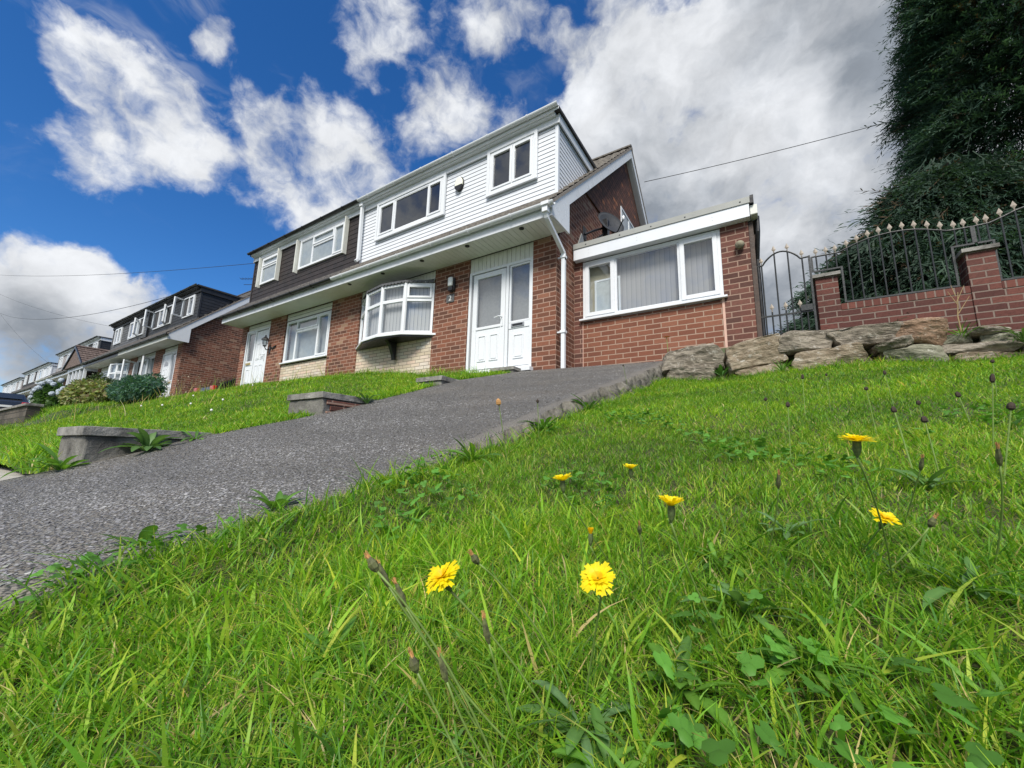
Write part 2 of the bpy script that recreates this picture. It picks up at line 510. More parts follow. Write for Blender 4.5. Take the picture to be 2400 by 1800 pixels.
M['black'] = pmat('black_plastic', (0.012, 0.012, 0.013), 0.35, 0.2, 6.0)
M['felt'] = pmat('roof_felt', (0.035, 0.035, 0.037), 0.85, 0.3, 8.0, bump=0.3)
M['tile'] = pmat('concrete_roof_tile', (0.065, 0.055, 0.05), 0.85, 0.5, 14.0, bump=0.5, bscale=60, c2=(0.17, 0.155, 0.13))
M['tile_dark'] = pmat('dark_roof_tile', (0.032, 0.029, 0.028), 0.8, 0.5, 14.0, bump=0.5, bscale=60, c2=(0.11, 0.10, 0.09))
M['tile_brown'] = pmat('brown_porch_tile', (0.10, 0.068, 0.055), 0.8, 0.5, 10.0, bump=0.5, bscale=60, c2=(0.19, 0.14, 0.12))
M['verge'] = pmat('verge_mortar', (0.24, 0.21, 0.18), 0.9, 0.35, 18.0, bump=0.7)
M['grey_trim'] = pmat('grey_roof_trim', (0.29, 0.30, 0.285), 0.5, 0.06, 3.0)
M['lead'] = pmat('lead_flashing', (0.085, 0.087, 0.092), 0.55, 0.3, 20.0, bump=0.3)
M['glass'] = glass_mat('window_glass', (0.88, 0.91, 0.92), 0.14)
M['glass_dark'] = glass_mat('dark_window_glass', (0.32, 0.35, 0.38), 0.12)
M['glass_obs'] = glass_mat('obscured_glass', (0.78, 0.81, 0.83), 0.16)
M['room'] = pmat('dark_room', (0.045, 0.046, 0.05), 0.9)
M['room_warm'] = pmat('room_wall', (0.36, 0.33, 0.25), 0.9)
M['curtain'] = pmat('net_curtain', (0.42, 0.45, 0.45), 0.9, 0.12, 9.0)
M['grille'] = pmat('black_lamp_grille', (0.02, 0.02, 0.02), 0.7)


def blind_mat(name, c, gap, pitch):
    mt, t, b = new_mat(name)
    v = objvec(t)
    s = t.node('ShaderNodeSeparateXYZ', {0: v})
    # sum of x and y so the slats also read on angled bay facets
    u = t.math('FRACT', t.math('DIVIDE', t.math('ADD', s.outputs[0], t.math('MULTIPLY', s.outputs[1], 0.6)), pitch))
    e = t.maprange(t.math('ABSOLUTE', t.math('SUBTRACT', u, 0.5)), 0.42, 0.47)
    sh = t.mix(u, tuple(x * 0.86 for x in c), c)
    colr = t.mix(e, sh, gap)
    t.l.new(colr, b.inputs['Base Color'])
    b.inputs['Roughness'].default_value = 0.85
    return mt


M['blind'] = blind_mat('vertical_blind', (0.46, 0.455, 0.46), (0.12, 0.14, 0.17), 0.098)
M['blind_soft'] = blind_mat('soft_vertical_blind', (0.34, 0.33, 0.335), (0.22, 0.215, 0.225), 0.085)
M['blind_door'] = pmat('door_backing', (0.30, 0.30, 0.30), 0.9, 0.12, 25.0)
M['concrete'] = pmat('old_concrete', (0.085, 0.08, 0.072), 0.9, 0.5, 5.0, bump=1.0, bscale=38, dirt=0.6, c2=(0.23, 0.22, 0.20))
M['coping'] = pmat('coping_slab', (0.12, 0.115, 0.105), 0.9, 0.3, 7.0, bump=0.9, bscale=55, dirt=0.5, c2=(0.32, 0.31, 0.285))
M['brass'] = pmat('brass', (0.55, 0.42, 0.16), 0.35, 0.1, metal=0.8)
M['steel'] = pmat('steel', (0.45, 0.45, 0.44), 0.35, 0.1, metal=0.9)
M['iron'] = pmat('painted_iron', (0.018, 0.021, 0.022), 0.42, 0.3, 12.0, bump=0.2)
M['finial'] = pmat('dull_gold_paint', (0.29, 0.25, 0.205), 0.45, 0.25, 30.0)
M['timber'] = pmat('brown_timber', (0.06, 0.038, 0.028), 0.65, 0.3, 8.0, bump=0.3)
M['plaque'] = pmat('slate_plaque', (0.10, 0.10, 0.10), 0.6, 0.2, 20.0)
M['numeral'] = pmat('white_numeral', (0.8, 0.8, 0.78), 0.5, 0.02)
M['lampglass'] = pmat('frosted_lamp', (0.72, 0.74, 0.74), 0.3, 0.04)
M['alarm'] = pmat('alarm_case', (0.78, 0.80, 0.66), 0.35, 0.04)
M_mort = pmat('pink_mortar', (0.55, 0.36, 0.29), 0.9, 0.1)
M['stone_ball'] = pmat('stone_globe', (0.22, 0.20, 0.14), 0.9, 0.3, 20.0, bump=0.4)
M['dish'] = pmat('dish_grey', (0.022, 0.025, 0.03), 0.7, 0.12, 6.0)

# ------------------------------------------------------------------ terrain heights
LY = [-9.0, -7.0, -5.6, -5.33, -4.63, -3.73, -3.16, -1.77, 0.0, 0.9]
LZ = [-2.05, -1.93, -1.78, -1.70, -1.46, -1.20, -1.01, -0.53, -0.05, 0.10]
RY = [-9.0, -7.0, -5.85, -5.42, -5.0, -4.47, -3.61, -0.64, 0.1, 0.9]
RZ = [-2.10, -1.98, -1.84, -1.76, -1.66, -1.50, -1.22, -0.34, -0.10, 0.06]
DX0, DX1 = -0.65, 1.80


def drive_z(x, y):
    t = np.clip((x - DX0) / (DX1 - DX0), 0, 1)
    return np.interp(y, LY, LZ) * (1 - t) + np.interp(y, RY, RZ) * t


def undul(x, y):
    return 0.012 * np.sin(2.3 * x + 1.1 * y) + 0.010 * np.sin(1.3 * y - 3.1 * x + 1.0) + 0.006 * np.sin(6.1 * x + 4.7 * y)


def right_z(x, y):
    z = np.where(y < -0.55, -1.95 + 0.26 * (y + 6.0), -0.53 + 0 * y)
    lip = 0.055 * np.exp(-((x - 1.86) / 0.2) ** 2) * np.clip((-4.7 - y) / 0.5, 0, 1)
    return z + undul(x, y) + lip


def sstep(t):
    t = np.clip(t, 0, 1)
    return t * t * (3 - 2 * t)


def left_z(x, y):
    base = np.interp(y, LY, LZ)
    k = sstep((DX0 - x) / 5.0) * np.clip((y + 5.35) / 3.5, 0, 1)
    out = base + 0.33 * k + undul(x, y) * np.clip((DX0 - x) / 0.5, 0, 1)
    return out


def base_z(x, y):
    """the wide terrain sheet below lawns, drive and houses"""
    z = np.interp(y, [-60, -9, -5.5, -1.0, 1.0, 14.0, 60.0, 400.0], [-3.2, -2.25, -2.05, -0.75, -0.18, -0.1, 0.8, 6.0])
    far = np.clip((-11.8 - x) / 1.5, 0, 1)
    zf = np.interp(y, [-60, -9, -5.6, -3.9, -3.4, -0.6, 14.0, 60.0, 400.0], [-3.0, -2.0, -1.75, -1.15, -0.62, 0.13, 0.2, 0.8, 6.0])
    rgt = np.clip((x - 1.95) / 0.3, 0, 1) * np.clip((y + 0.35) / 0.3, 0, 1) * (y < 14)
    zr = np.where(x < 3.72, 0.02, -0.25)
    gap = np.clip((x + 16.8) / 0.2, 0, 1) * np.clip((-11.6 - x) / 0.2, 0, 1) * np.clip((y + 0.5) / 0.4, 0, 1) * np.clip((12 - y) / 3, 0, 1)
    zf = zf * (1 - gap) - 0.2 * gap
    z = z * (1 - far) + zf * far
    return z * (1 - rgt) + zr * rgt


def grid_mesh(name, xs, ys, fn, mat, parent=None, smooth=True):
    X, Y = np.meshgrid(xs, ys)
    Z = fn(X, Y)
    v = np.stack([X, Y, Z], -1).reshape(-1, 3)
    nx, ny = len(xs), len(ys)
    i = np.arange(nx * ny).reshape(ny, nx)
    q = np.stack([i[:-1, :-1], i[:-1, 1:], i[1:, 1:], i[1:, :-1]], -1).reshape(-1, 4)
    return np_mesh(name, v, q.ravel(), np.full(len(q), 4), mat, parent=parent, smooth=smooth)


M['soil'] = pmat('turf_soil', (0.05, 0.052, 0.02), 0.95, 0.5, 9.0, bump=0.6, c2=(0.075, 0.095, 0.025))
M['land'] = pmat('distant_land', (0.05, 0.075, 0.025), 0.95, 0.4, 0.3, c2=(0.08, 0.10, 0.04))
M['paving'] = pmat('pale_paving', (0.36, 0.34, 0.30), 0.85, 0.2, 6.0, bump=0.4, dirt=0.4)
M['road'] = pmat('tarmac_road', (0.055, 0.055, 0.057), 0.9, 0.2, 30.0, bump=0.5)

xs = np.concatenate([np.linspace(-900, -70, 12), np.linspace(-66, 14, 130), np.linspace(20, 700, 10)])
ys = np.concatenate([np.linspace(-700, -70, 8), np.linspace(-60, 16, 130), np.linspace(22, 900, 12)])
tag(grid_mesh('ground', xs, ys, base_z, M['land']), kind='structure')
tag(grid_mesh('lawn_soil_right', np.linspace(1.70, 9.0, 90), np.linspace(-9.0, -0.25, 100), lambda x, y: right_z(x, y) - 0.008, M['soil']), kind='structure').name = 'lawn_ground'
o = tag(grid_mesh('lawn_ground', np.linspace(-12.2, -0.60, 90), np.linspace(-5.43, 0.05, 62), lambda x, y: left_z(x, y) - 0.006, M['soil']), kind='structure')
# pavement along the street, left of the drive
mb = MB()
x = -0.66
random.seed(3)
while x > -42:
    w = 0.9
    dz = random.uniform(-0.004, 0.004)
    mb.box(x - w + 0.008, x, -5.62, -5.32, -1.95, -1.775 + dz)
    mb.box(x - w + 0.008, x, -6.5, -5.628, -1.95, -1.782 - dz)
    x -= w
tag(mb.build('pavement', M['paving'], bevel=0.006), kind='structure')
mb = MB()
mb.box(-60, 14, -14.0, -7.1, -2.3, -2.02)
tag(mb.build('road', M['road']), kind='structure')

# ------------------------------------------------------------------ driveway
mt, t, b = new_mat('exposed_stone_drive')
v = objvec(t)
vo = t.node('ShaderNodeTexVoronoi', {'Vector': v, 'Scale': 95.0, 'Randomness': 1.0})
vo.feature = 'F1'
sepc = t.node('ShaderNodeSeparateXYZ', {0: vo.outputs['Color']})
stone = t.ramp(sepc.outputs[0], [(0.0, (0.12, 0.116, 0.108)), (0.5, (0.19, 0.184, 0.173)), (0.85, (0.25, 0.24, 0.222)), (1.0, (0.34, 0.32, 0.29))])
edge = t.maprange(vo.outputs['Distance'], 0.004, 0.0105)
colr = t.mix(edge, stone, (0.14, 0.133, 0.12))
big = t.maprange(t.noise(v, 1.1, 5, 0.6), 0.42, 0.72)
st_ = t.maprange(t.noise(t.node('ShaderNodeMapping', {'Vector': v, 'Scale': (1.2, 14.0, 1.0)}).outputs[0], 2.2, 6, 0.65), 0.42, 0.68)
colr = t.mix(t.math('MULTIPLY', st_, 0.45), colr, (0.085, 0.08, 0.072))
pt_ = t.maprange(t.noise(v, 2.6, 7, 0.7), 0.55, 0.72)
colr = t.mix(t.math('MULTIPLY', pt_, 0.35), colr, (0.07, 0.068, 0.058))
colr = t.mix(t.math('MULTIPLY', big, 0.4), colr, (0.23, 0.20, 0.16))
sx_ = t.node('ShaderNodeSeparateXYZ', {0: v})
rim = t.math('MULTIPLY', t.maprange(t.math('ADD', sx_.outputs[0], t.math('MULTIPLY', t.noise(v, 9.0, 4), 0.16)), 1.74, 1.84), 0.35)
colr = t.mix(rim, colr, (0.34, 0.31, 0.27))
t.l.new(colr, b.inputs['Base Color'])
b.inputs['Roughness'].default_value = 0.7
bn = t.node('ShaderNodeBump', {'Strength': 0.6, 'Distance': 0.006, 'Height': t.math('SUBTRACT', 1.0, t.math('MULTIPLY', vo.outputs['Distance'], 60.0))})
t.l.new(bn.outputs[0], b.inputs['Normal'])
M['drive'] = mt
M['drive_edge'] = pmat('rough_slab_edge', (0.085, 0.077, 0.06), 0.95, 0.6, 16.0, bump=1.0, bscale=55, c2=(0.24, 0.22, 0.185))

ysd = np.concatenate([np.linspace(-9, -6.2, 14), np.linspace(-6.15, 0.70, 180)])
xsd = np.linspace(DX0, DX1, 40)
X, Y = np.meshgrid(xsd, ysd)
eo = 0.03 * np.sin(Y * 5.1) * np.sin(Y * 2.3 + 1) + 0.012 * np.sin(Y * 17.0) + 0.008 * np.sin(Y * 41.0)
X = X + eo * np.clip((X - 1.6) / 0.2, 0, 1)
X = X - 0.13 * np.clip((-3.7 - Y) / 1.5, 0, 1) * np.clip((0.2 - X) / 0.85, 0, 1)
# the drive widens into the street at its foot
X = np.where(Y < -5.75, X + (X - DX1) * np.clip((-5.75 - Y) / 1.0, 0, 3) * 0.5, X)
Z = drive_z(np.clip(X, DX0, DX1), Y) - 0.01 * np.clip((X - 1.72) / 0.08, 0, 1)
V = np.stack([X, Y, Z], -1).reshape(-1, 3)
ny, nx = X.shape
i = np.arange(nx * ny).reshape(ny, nx)
q = np.stack([i[:-1, :-1], i[:-1, 1:], i[1:, 1:], i[1:, :-1]], -1).reshape(-1, 4)
# side face
nlev = 6
ed = V.reshape(ny, nx, 3)[:, -1, :]
lev = []
for k in range(1, nlev):
    e = ed.copy()
    e[:, 2] -= 0.36 * k / (nlev - 1)
    e[:, 0] += 0.024 * np.sin(e[:, 1] * 23 + k * 2.1) + rng.normal(0, 0.022, ny) + 0.010 * k
    lev.append(e)
V2 = np.concatenate([V] + lev)
prev = i[:, -1]
sq = []
for k in range(nlev - 1):
    cur = nx * ny + k * ny + np.arange(ny)
    sq.append(np.stack([prev[:-1], cur[:-1], cur[1:], prev[1:]], -1))
    prev = cur
sq = np.concatenate(sq)
allq = np.concatenate([q, sq])
dr = np_mesh('driveway', V2, allq.ravel(), np.full(len(allq), 4), [M['drive'], M['drive_edge']], smooth=True)
mi = np.zeros(len(allq), np.int32); mi[len(q):] = 1
dr.data.polygons.foreach_set('material_index', mi)
tag(dr, kind='structure')

# loose stone chippings bedded in the drive surface
def chips():
    pts = []
    for (y0, y1, dens, s0, s1) in ((-6.4, -4.6, 9000, 0.0025, 0.0068), (-4.6, -3.0, 5000, 0.003, 0.0075), (-3.0, 0.5, 2200, 0.004, 0.008)):
        n = int(dens * (y1 - y0) * (DX1 - DX0))
        x = rng.uniform(DX0 + 0.01, DX1 - 0.08, n); y = rng.uniform(y0, y1, n)
        s = rng.uniform(s0, s1, n)
        pts.append(np.stack([x, y, s], -1))
    P = np.concatenate(pts); n = len(P)
    z = drive_z(P[:, 0], P[:, 1])
    base = np.array([(1, 0, 0), (0.25, 0.95, 0), (-0.9, 0.45, 0), (-0.7, -0.7, 0), (0.5, -0.85, 0), (0.1, 0.05, 1.0), (0, 0, -0.6)], float)
    tri = np.array([(0, 1, 5), (1, 2, 5), (2, 3, 5), (3, 4, 5), (4, 0, 5)])
    th = rng.uniform(0, 6.28, n)
    c, s = np.cos(th), np.sin(th)
    sx = P[:, 2] * rng.uniform(0.7, 1.4, n); sy = P[:, 2] * rng.uniform(0.5, 1.0, n); sz = P[:, 2] * rng.uniform(0.08, 0.24, n)
    v = np.repeat(base[None], n, 0) + rng.normal(0, 0.16, (n, 7, 3))
    v[:, :, 0] *= sx[:, None]; v[:, :, 1] *= sy[:, None]; v[:, :, 2] *= sz[:, None]
    # tilt
    tx, ty = rng.normal(0, 0.13, n), rng.normal(0, 0.13, n)
    v[:, :, 2] += v[:, :, 0] * tx[:, None] + v[:, :, 1] * (ty[:, None])
    vx = v[:, :, 0] * c[:, None] - v[:, :, 1] * s[:, None]
    vy = v[:, :, 0] * s[:, None] + v[:, :, 1] * c[:, None]
    vz = v[:, :, 2] + 0.3 * vy + 0.0
    W = np.stack([vx + P[:, None, 0], vy + P[:, None, 1], vz + z[:, None] + 0.0005], -1).reshape(-1, 3)
    F = (tri[None] + 7 * np.arange(n)[:, None, None]).reshape(-1, 3)
    pat = .82 + .18 * np.sin(P[:, 1] * 9 + 1.5 * np.sin(P[:, 0] * 3)) + .12 * np.sin(P[:, 0] * 2.1 + P[:, 1] * 1.3)
    g = np.clip(pat * rng.gamma(11.0, 0.0175, n) + 0.015, 0.08, 0.42)
    colr = np.stack([g, g * rng.uniform(0.96, 1.0, n), g * rng.uniform(0.90, 1.0, n)], -1)
    colr = np.repeat(colr, 7, 0)
    mtc, tt, bb = new_mat('slate_chippings')
    at = tt.node('ShaderNodeAttribute', attribute_name='col')
    tt.l.new(at.outputs['Color'], bb.inputs['Base Color'])
    bb.inputs['Roughness'].default_value = 0.55
    o = np_mesh('stone_chippings', W, F.ravel(), np.full(len(F), 3), mtc, colr)
    tag(o, kind='stuff')


chips()

# ------------------------------------------------------------------ house builder
RS = 0.935   # roof slope


def roof_z(y):
    return 2.65 + RS * (y + 0.58) if y <= 4.34 else 7.25 - RS * (y - 4.34)


def boards_front(mb, x0, x1, z0, z1, y, pitch, lip=0.010):
    n = max(1, round((z1 - z0) / pitch)); p = (z1 - z0) / n
    for k in range(n):
        a, b = z0 + k * p, z0 + (k + 1) * p
        g = min(0.014, p * 0.13)
        mb.poly([(x0, y - lip, a + g), (x1, y - lip, a + g), (x1, y - lip * 0.45, b), (x0, y - lip * 0.45, b)], 0)
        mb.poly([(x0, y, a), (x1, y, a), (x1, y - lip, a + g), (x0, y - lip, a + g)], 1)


def boards_side(mb, x, sgn, z0, z1, y0, yfun, pitch, lip=0.010):
    n = max(1, round((z1 - z0) / pitch)); p = (z1 - z0) / n
    for k in range(n):
        a, b = z0 + k * p, z0 + (k + 1) * p
        g = min(0.014, p * 0.13)
        ya, yb = yfun(a), yfun(b)
        if ya <= y0: ya = y0 + 0.01
        yg = yfun(a + g)
        mb.poly([(x + sgn * lip, y0, a + g), (x + sgn * lip, max(yg, y0 + .01), a + g), (x + sgn * lip * 0.45, yb, b), (x + sgn * lip * 0.45, y0, b)], 0)
        mb.poly([(x, y0, a), (x, ya, a), (x + sgn * lip, max(yg, y0 + .01), a + g), (x + sgn * lip, y0, a + g)], 1)


def ring(mb, x0, x1, z0, z1, w, ya, yb, mi=0, wt=None, wb=None):
    wt = wt or w; wb = wb or w
    mb.box(x0, x0 + w, ya, yb, z0, z1, mi)
    mb.box(x1 - w, x1, ya, yb, z0, z1, mi)
    mb.box(x0 + w, x1 - w, ya, yb, z0, z0 + wb, mi)
    mb.box(x0 + w, x1 - w, ya, yb, z1 - wt, z1, mi)


def window(root, x0, x1, z0, z1, y, cells, frame='upvc', glass='glass_dark', back='room', backy=0.14, trim=0.0, sill=0.0, name='window', fw=0.05, sw=0.045, label=None, open_cells=(), trimmat='upvc'):
    """frame mesh > glass, blind, sill; y is the outer wall face. cells: (xa, xb, za, zb, sash)"""
    mb = MB()
    ring(mb, x0, x1, z0, z1, fw, y - 0.012, y + 0.07)
    gl = MB(); bk = MB()
    for ci, (xa, xb, za, zb, sash) in enumerate(cells):
        if ci in open_cells:
            continue
        w = sw if sash else 0.018
        yy = y - 0.026 if sash else y - 0.006
        ring(mb, xa, xb, za, zb, w, yy, y + 0.05)
        gy = y + 0.012
        gl.poly([(xa + w, gy, za + w), (xb - w, gy, za + w), (xb - w, gy, zb - w), (xa + w, gy, zb - w)])
    # mullions: fill everything between the cells
    xsx = sorted({c[0] for c in cells} | {c[1] for c in cells})
    done = []
    for ca in cells:
        for cb in cells:
            if abs(ca[1] - cb[0]) < 0.09 and ca[1] < cb[0] - 1e-4:
                zz0, zz1 = max(ca[2], cb[2]), min(ca[3], cb[3])
                if zz1 > zz0 and (ca[1], zz0) not in done:
                    done.append((ca[1], zz0)); mb.box(ca[1], cb[0], y - 0.009, y + 0.06, zz0, zz1)
            if abs(ca[3] - cb[2]) < 0.09 and ca[3] < cb[2] - 1e-4 and abs(ca[0] - cb[0]) < 0.02:
                mb.box(ca[0], ca[1], y - 0.009, y + 0.06, ca[3], cb[2])
    o = mb.build(name, M[frame], root, bevel=0.004)
    if label: o['label'] = label
    if gl.f: gl.build('glass', M[glass], o, fix=False)
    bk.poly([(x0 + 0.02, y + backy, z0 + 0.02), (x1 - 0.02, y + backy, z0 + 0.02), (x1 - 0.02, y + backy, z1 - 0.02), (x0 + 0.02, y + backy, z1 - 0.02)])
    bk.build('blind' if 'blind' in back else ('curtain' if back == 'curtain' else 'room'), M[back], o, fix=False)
    if trim > 0:
        tb = MB()
        ring(tb, x0 - trim, x1 + trim, z0 - trim, z1 + trim, trim, y - 0.03, y + 0.02)
        tb.build('trim', M[trimmat], o, bevel=0.003)
    if sill > 0:
        sb = MB()
        sb.box(x0 - 0.05, x1 + 0.05, y - sill, y + 0.01, z0 - 0.035, z0 - 0.002)
        sb.build('sill', M[frame], o, bevel=0.004)
    return o


def cells_row(x0, x1, z0, z1, splits, fw=0.05, mw=0.012, sash=None):
    xs = [x0 + fw] + [s for s in splits] + [x1 - fw]
    out = []
    for k in range(len(xs) - 1):
        a = xs[k] + (mw if k > 0 else 0); b = xs[k + 1] - (mw if k < len(xs) - 2 else 0)
        out.append((a, b, z0 + fw, z1 - fw, True if sash is None else sash[k]))
    return out


def gutter(root, x0, x1, y, z, mat, r=0.058, clips=True, mats2=None):
    mb = MB()
    n = 8
    prof = [(y + r * math.cos(math.pi + math.pi * k / n), z + r * math.sin(math.pi + math.pi * k / n)) for k in range(n + 1)]
    inner = [(y + (r - 0.008) * math.cos(math.pi + math.pi * k / n), z + 0.002 + (r - 0.008) * math.sin(math.pi + math.pi * k / n)) for k in range(n + 1)]
    mb.prism(prof + inner[::-1], 'x', x0, x1)
    if clips:
        xx = x0 + 0.4
        while xx < x1:
            pr = [(y + (r + 0.012) * math.cos(math.pi + math.pi * k / n), z + (r + 0.012) * math.sin(math.pi + math.pi * k / n)) for k in range(n + 1)]
            pi = [(y + (r + 0.001) * math.cos(math.pi + math.pi * k / n), z + (r + 0.001) * math.sin(math.pi + math.pi * k / n)) for k in range(n + 1)]
            mb.prism(pr + pi[::-1], 'x', xx, xx + 0.035)
            xx += 0.95
    return mb.build('gutter', M[mat] if isinstance(mat, str) else mat, root, smooth=False)


def tiled_slab(root, x0, x1, mat, y0=-0.66, y1=4.36, wave=0.22, course=0.33):
    nx = max(8, int((x1 - x0) / wave * 8))
    xsx = np.linspace(x0, x1, nx)
    hz = 0.045 * np.abs(np.cos(np.pi * xsx / wave)) ** 0.7
    rows = []
    zs0 = 2.65 + RS * (y0 + 0.58)
    L = (y1 - y0); cy = course / math.hypot(1, RS)
    k = 0
    y = y0
    while y < y1:
        ye = min(y + cy, y1)
        rows.append((y, 0.032, True)); rows.append((ye, 0.004, False))
        y = ye
    vs, q = [], []
    for (yy, off, lo) in rows:
        z = zs0 + RS * (yy - y0)
        vs.append(np.stack([xsx, np.full(nx, yy), z + off + hz * (1.0 if lo else 0.9)], -1))
    # underside front edge
    vs.insert(0, np.stack([xsx, np.full(nx, y0 + 0.005), np.full(nx, zs0 - 0.02)], -1))
    V = np.concatenate(vs)
    nr = len(vs)
    i = np.arange(nr * nx).reshape(nr, nx)
    q = np.stack([i[:-1, :-1], i[:-1, 1:], i[1:, 1:], i[1:, :-1]], -1).reshape(-1, 4)
    return np_mesh('roof', V, q.ravel(), np.full(len(q), 4), mat, parent=root)


def half_house(name, label, loc, s, o):
    """one half of a semi-detached pair; local x = 0 is the right gable of the pair, -11.46 the left one"""
    W = 11.46
    root = thing(name, label, 'house', loc, group=o.get('group'))
    fx = (lambda x: x) if s > 0 else (lambda x: -W - x)
    g = fx(0.0); sg = 1 if s > 0 else -1
    xin = fx(-W / 2)
    full_l, full_r = min(g, xin), max(g, xin)
    over = 0.14
    # front brick
    mb = MB()
    for (a, b) in o['brick']:
        pb = MB(); pb.box(a, b, 0, 0.13, -0.6, 2.41)
        pb.build('brick_pier', M[o.get('brickmat', 'brick')], root)
    mb.prism([(0.131, -0.6), (8.6, -0.6), (8.6, roof_z(8.6) - 0.16), (4.34, 7.25 - 0.16), (0.131, roof_z(0.131) - 0.16)], 'x', g, g - sg * 0.12)
    rb = MB(); rb.box(full_l, full_r, 8.601, 8.7, -0.6, 2.9); rb.build('rear_wall', M[o.get('brickmat', 'brick')], root)
    mb.build('gable_wall', M[o.get('brickmat', 'brick')], root)
    for (nm, a, b, z0, z1, mat, kind) in o.get('panels', ()):
        mb = MB()
        if kind == 'v':
            n = round(abs(b - a) / 0.1); p = (b - a) / n
            for k in range(n):
                mb.box(a + k * p + 0.004, a + (k + 1) * p - 0.004, 0.03, 0.06, z0, z1)
            mb.box(a, b, 0.045, 0.10, z0 + 0.001, z1 - 0.001, 1)
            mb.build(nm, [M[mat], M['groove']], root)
        elif kind == 'h':
            boards_front(mb, a, b, z0, z1, 0.05, 0.11)
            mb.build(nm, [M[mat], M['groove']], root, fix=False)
        else:
            mb.box(a, b, 0.025, 0.11, z0, z1)
            mb.build(nm, M[mat], root)
    # gable hanging tiles
    if o.get('tilehang'):
        mb = MB()
        z0 = 4.05
        yb = 4.34 + (7.25 - 0.2 - z0) / RS; ya = 4.34 - (7.25 - 0.2 - z0) / RS
        mb.prism([(ya, z0), (yb, z0), (4.34, 7.25 - 0.2)], 'x', g + sg * 0.002, g + sg * 0.035)
        mb.build('tile_hanging', M['tilehung'], root)
    # roof
    re = g + sg * 0.21
    rl, rr = min(re, xin), max(re, xin)
    roof = tiled_slab(root, rl, rr, M[o['tile']])
    mb = MB()
    mb.poly([(rl, 4.34, 7.27), (rr, 4.34, 7.27), (rr, 9.2, roof_z(9.2) + 0.02), (rl, 9.2, roof_z(9.2) + 0.02)])
    mb.poly([(rl, -0.6, roof_z(-0.6) - 0.03), (rr, -0.6, roof_z(-0.6) - 0.03), (rr, 4.34, 7.22), (rl, 4.34, 7.22)])
    mb.build('back_slope', M[o['tile']], roof, fix=False)
    mb = MB()
    n = 8
    pr = [(4.34 + 0.13 * math.cos(math.pi * k / n), 7.24 + 0.11 * math.sin(math.pi * k / n)) for k in range(n + 1)]
    mb.prism(pr, 'x', rl, rr)
    mb.build('ridge', M[o['tile']], roof)
    # verge strip and bargeboard
    xa, xb = g + sg * 0.16, g + sg * 0.2
    mb = MB()
    mb.prism([(-0.60, roof_z(-0.60) - 0.035), (4.34, 7.215), (9.2, roof_z(9.2) - 0.035), (9.2, roof_z(9.2) + 0.03), (4.34, 7.29), (-0.64, roof_z(-0.64) + 0.03)], 'x', g + sg * 0.02, g + sg * 0.215)
    mb.build('verge', M['verge'], roof)
    mb = MB()
    bh = 0.27
    mb.prism([(-0.56, 2.415), (-0.56, roof_z(-0.56) - 0.04), (4.34, 7.21), (9.1, roof_z(9.1) - 0.04), (9.1, roof_z(9.1) - 0.04 - bh), (4.34, 7.21 - bh), (0.12, roof_z(0.12) - 0.04 - bh), (0.12, 2.415)], 'x', xa, xb)
    mb.prism([(0.12, roof_z(0.12) - 0.06 - bh), (4.34, 7.19 - bh), (9.0, roof_z(9.0) - 0.06 - bh), (9.0, roof_z(9.0) - 0.04 - bh), (4.34, 7.21 - bh), (0.12, roof_z(0.12) - 0.04 - bh)], 'x', g + sg * 0.005, xa)
    mb.build('bargeboard', M[o.get('barge', 'upvc')], root)
    # soffit (long narrow boards), fascia, gutter
    mb = MB()
    e = g + sg * 0.159
    sl, sr = min(e, xin), max(e, xin)
    n = int((sr - sl) / 0.11); p = (sr - sl) / n
    for k in range(n):
        mb.box(sl + k * p + 0.003, sl + (k + 1) * p - 0.003, -0.556, 0.0, 2.412, 2.425)
    mb.box(sl, sr, -0.556, 0.0, 2.428, 2.44, 1)
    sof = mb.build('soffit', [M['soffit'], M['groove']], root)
    for xx in o.get('downlights', ()):
        lb = MB(); lb.lathe([(0.045, 0), (0.045, 0.012), (0.03, 0.02), (0.001, 0.02)], (xx, -0.47, 2.399), 14)
        lb.build('downlight', M['grille'], sof)
    mb = MB(); mb.box(sl, sr, -0.582, -0.557, 2.40, 2.595)
    mb.build('fascia', M[o.get('fascia', 'upvc')], root, bevel=0.003)
    gutter(root, min(g + sg * 0.27, xin), max(g + sg * 0.27, xin), -0.645, 2.595, o.get('gutter', 'upvc'))
    # dormer
    yd = o.get('yd', 0.07); zt, zb = 4.76, roof_z(yd) + 0.02
    dm = MB()
    dg = g - sg * 0.02
    dl, dr_ = min(dg, xin), max(dg, xin)
    boards_front(dm, dl, dr_, zb, zt, yd, o.get('pitch', 0.093))
    yf = lambda z: (z - 2.65) / RS - 0.58
    boards_side(dm, dg, sg, zb, zt, yd, yf, o.get('pitch', 0.093))
    dm.box(dg - sg * 0.045, dg + sg * 0.02, yd - 0.022, yd + 0.045, zb, zt, 0)   # corner post
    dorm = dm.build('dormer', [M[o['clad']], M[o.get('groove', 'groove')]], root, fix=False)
    yb2 = (4.93 - 2.65) / RS - 0.58
    fb = MB()
    fb.box(dl, dr_ + (0.03 if s > 0 else 0), yd - 0.06, yd - 0.03, zt - 0.03, 4.90)
    fb.box(dl, dr_, yd - 0.14, yd - 0.061, 4.86, 4.90)
    fb.box(dl, dr_ + (0.10 if s > 0 else 0), yd - 0.182, yd - 0.172, 4.90, 4.983)
    fb.box(dl, dr_, yd - 0.182, yd - 0.141, 4.885, 4.899)
    fb.prism([(yd - 0.06, zt - 0.04), (yd - 0.06, 4.915), (yb2 + 0.05, 4.915), (yf(zt) - 0.05, zt - 0.04)], 'x', dg + sg * 0.031, dg + sg * 0.06)
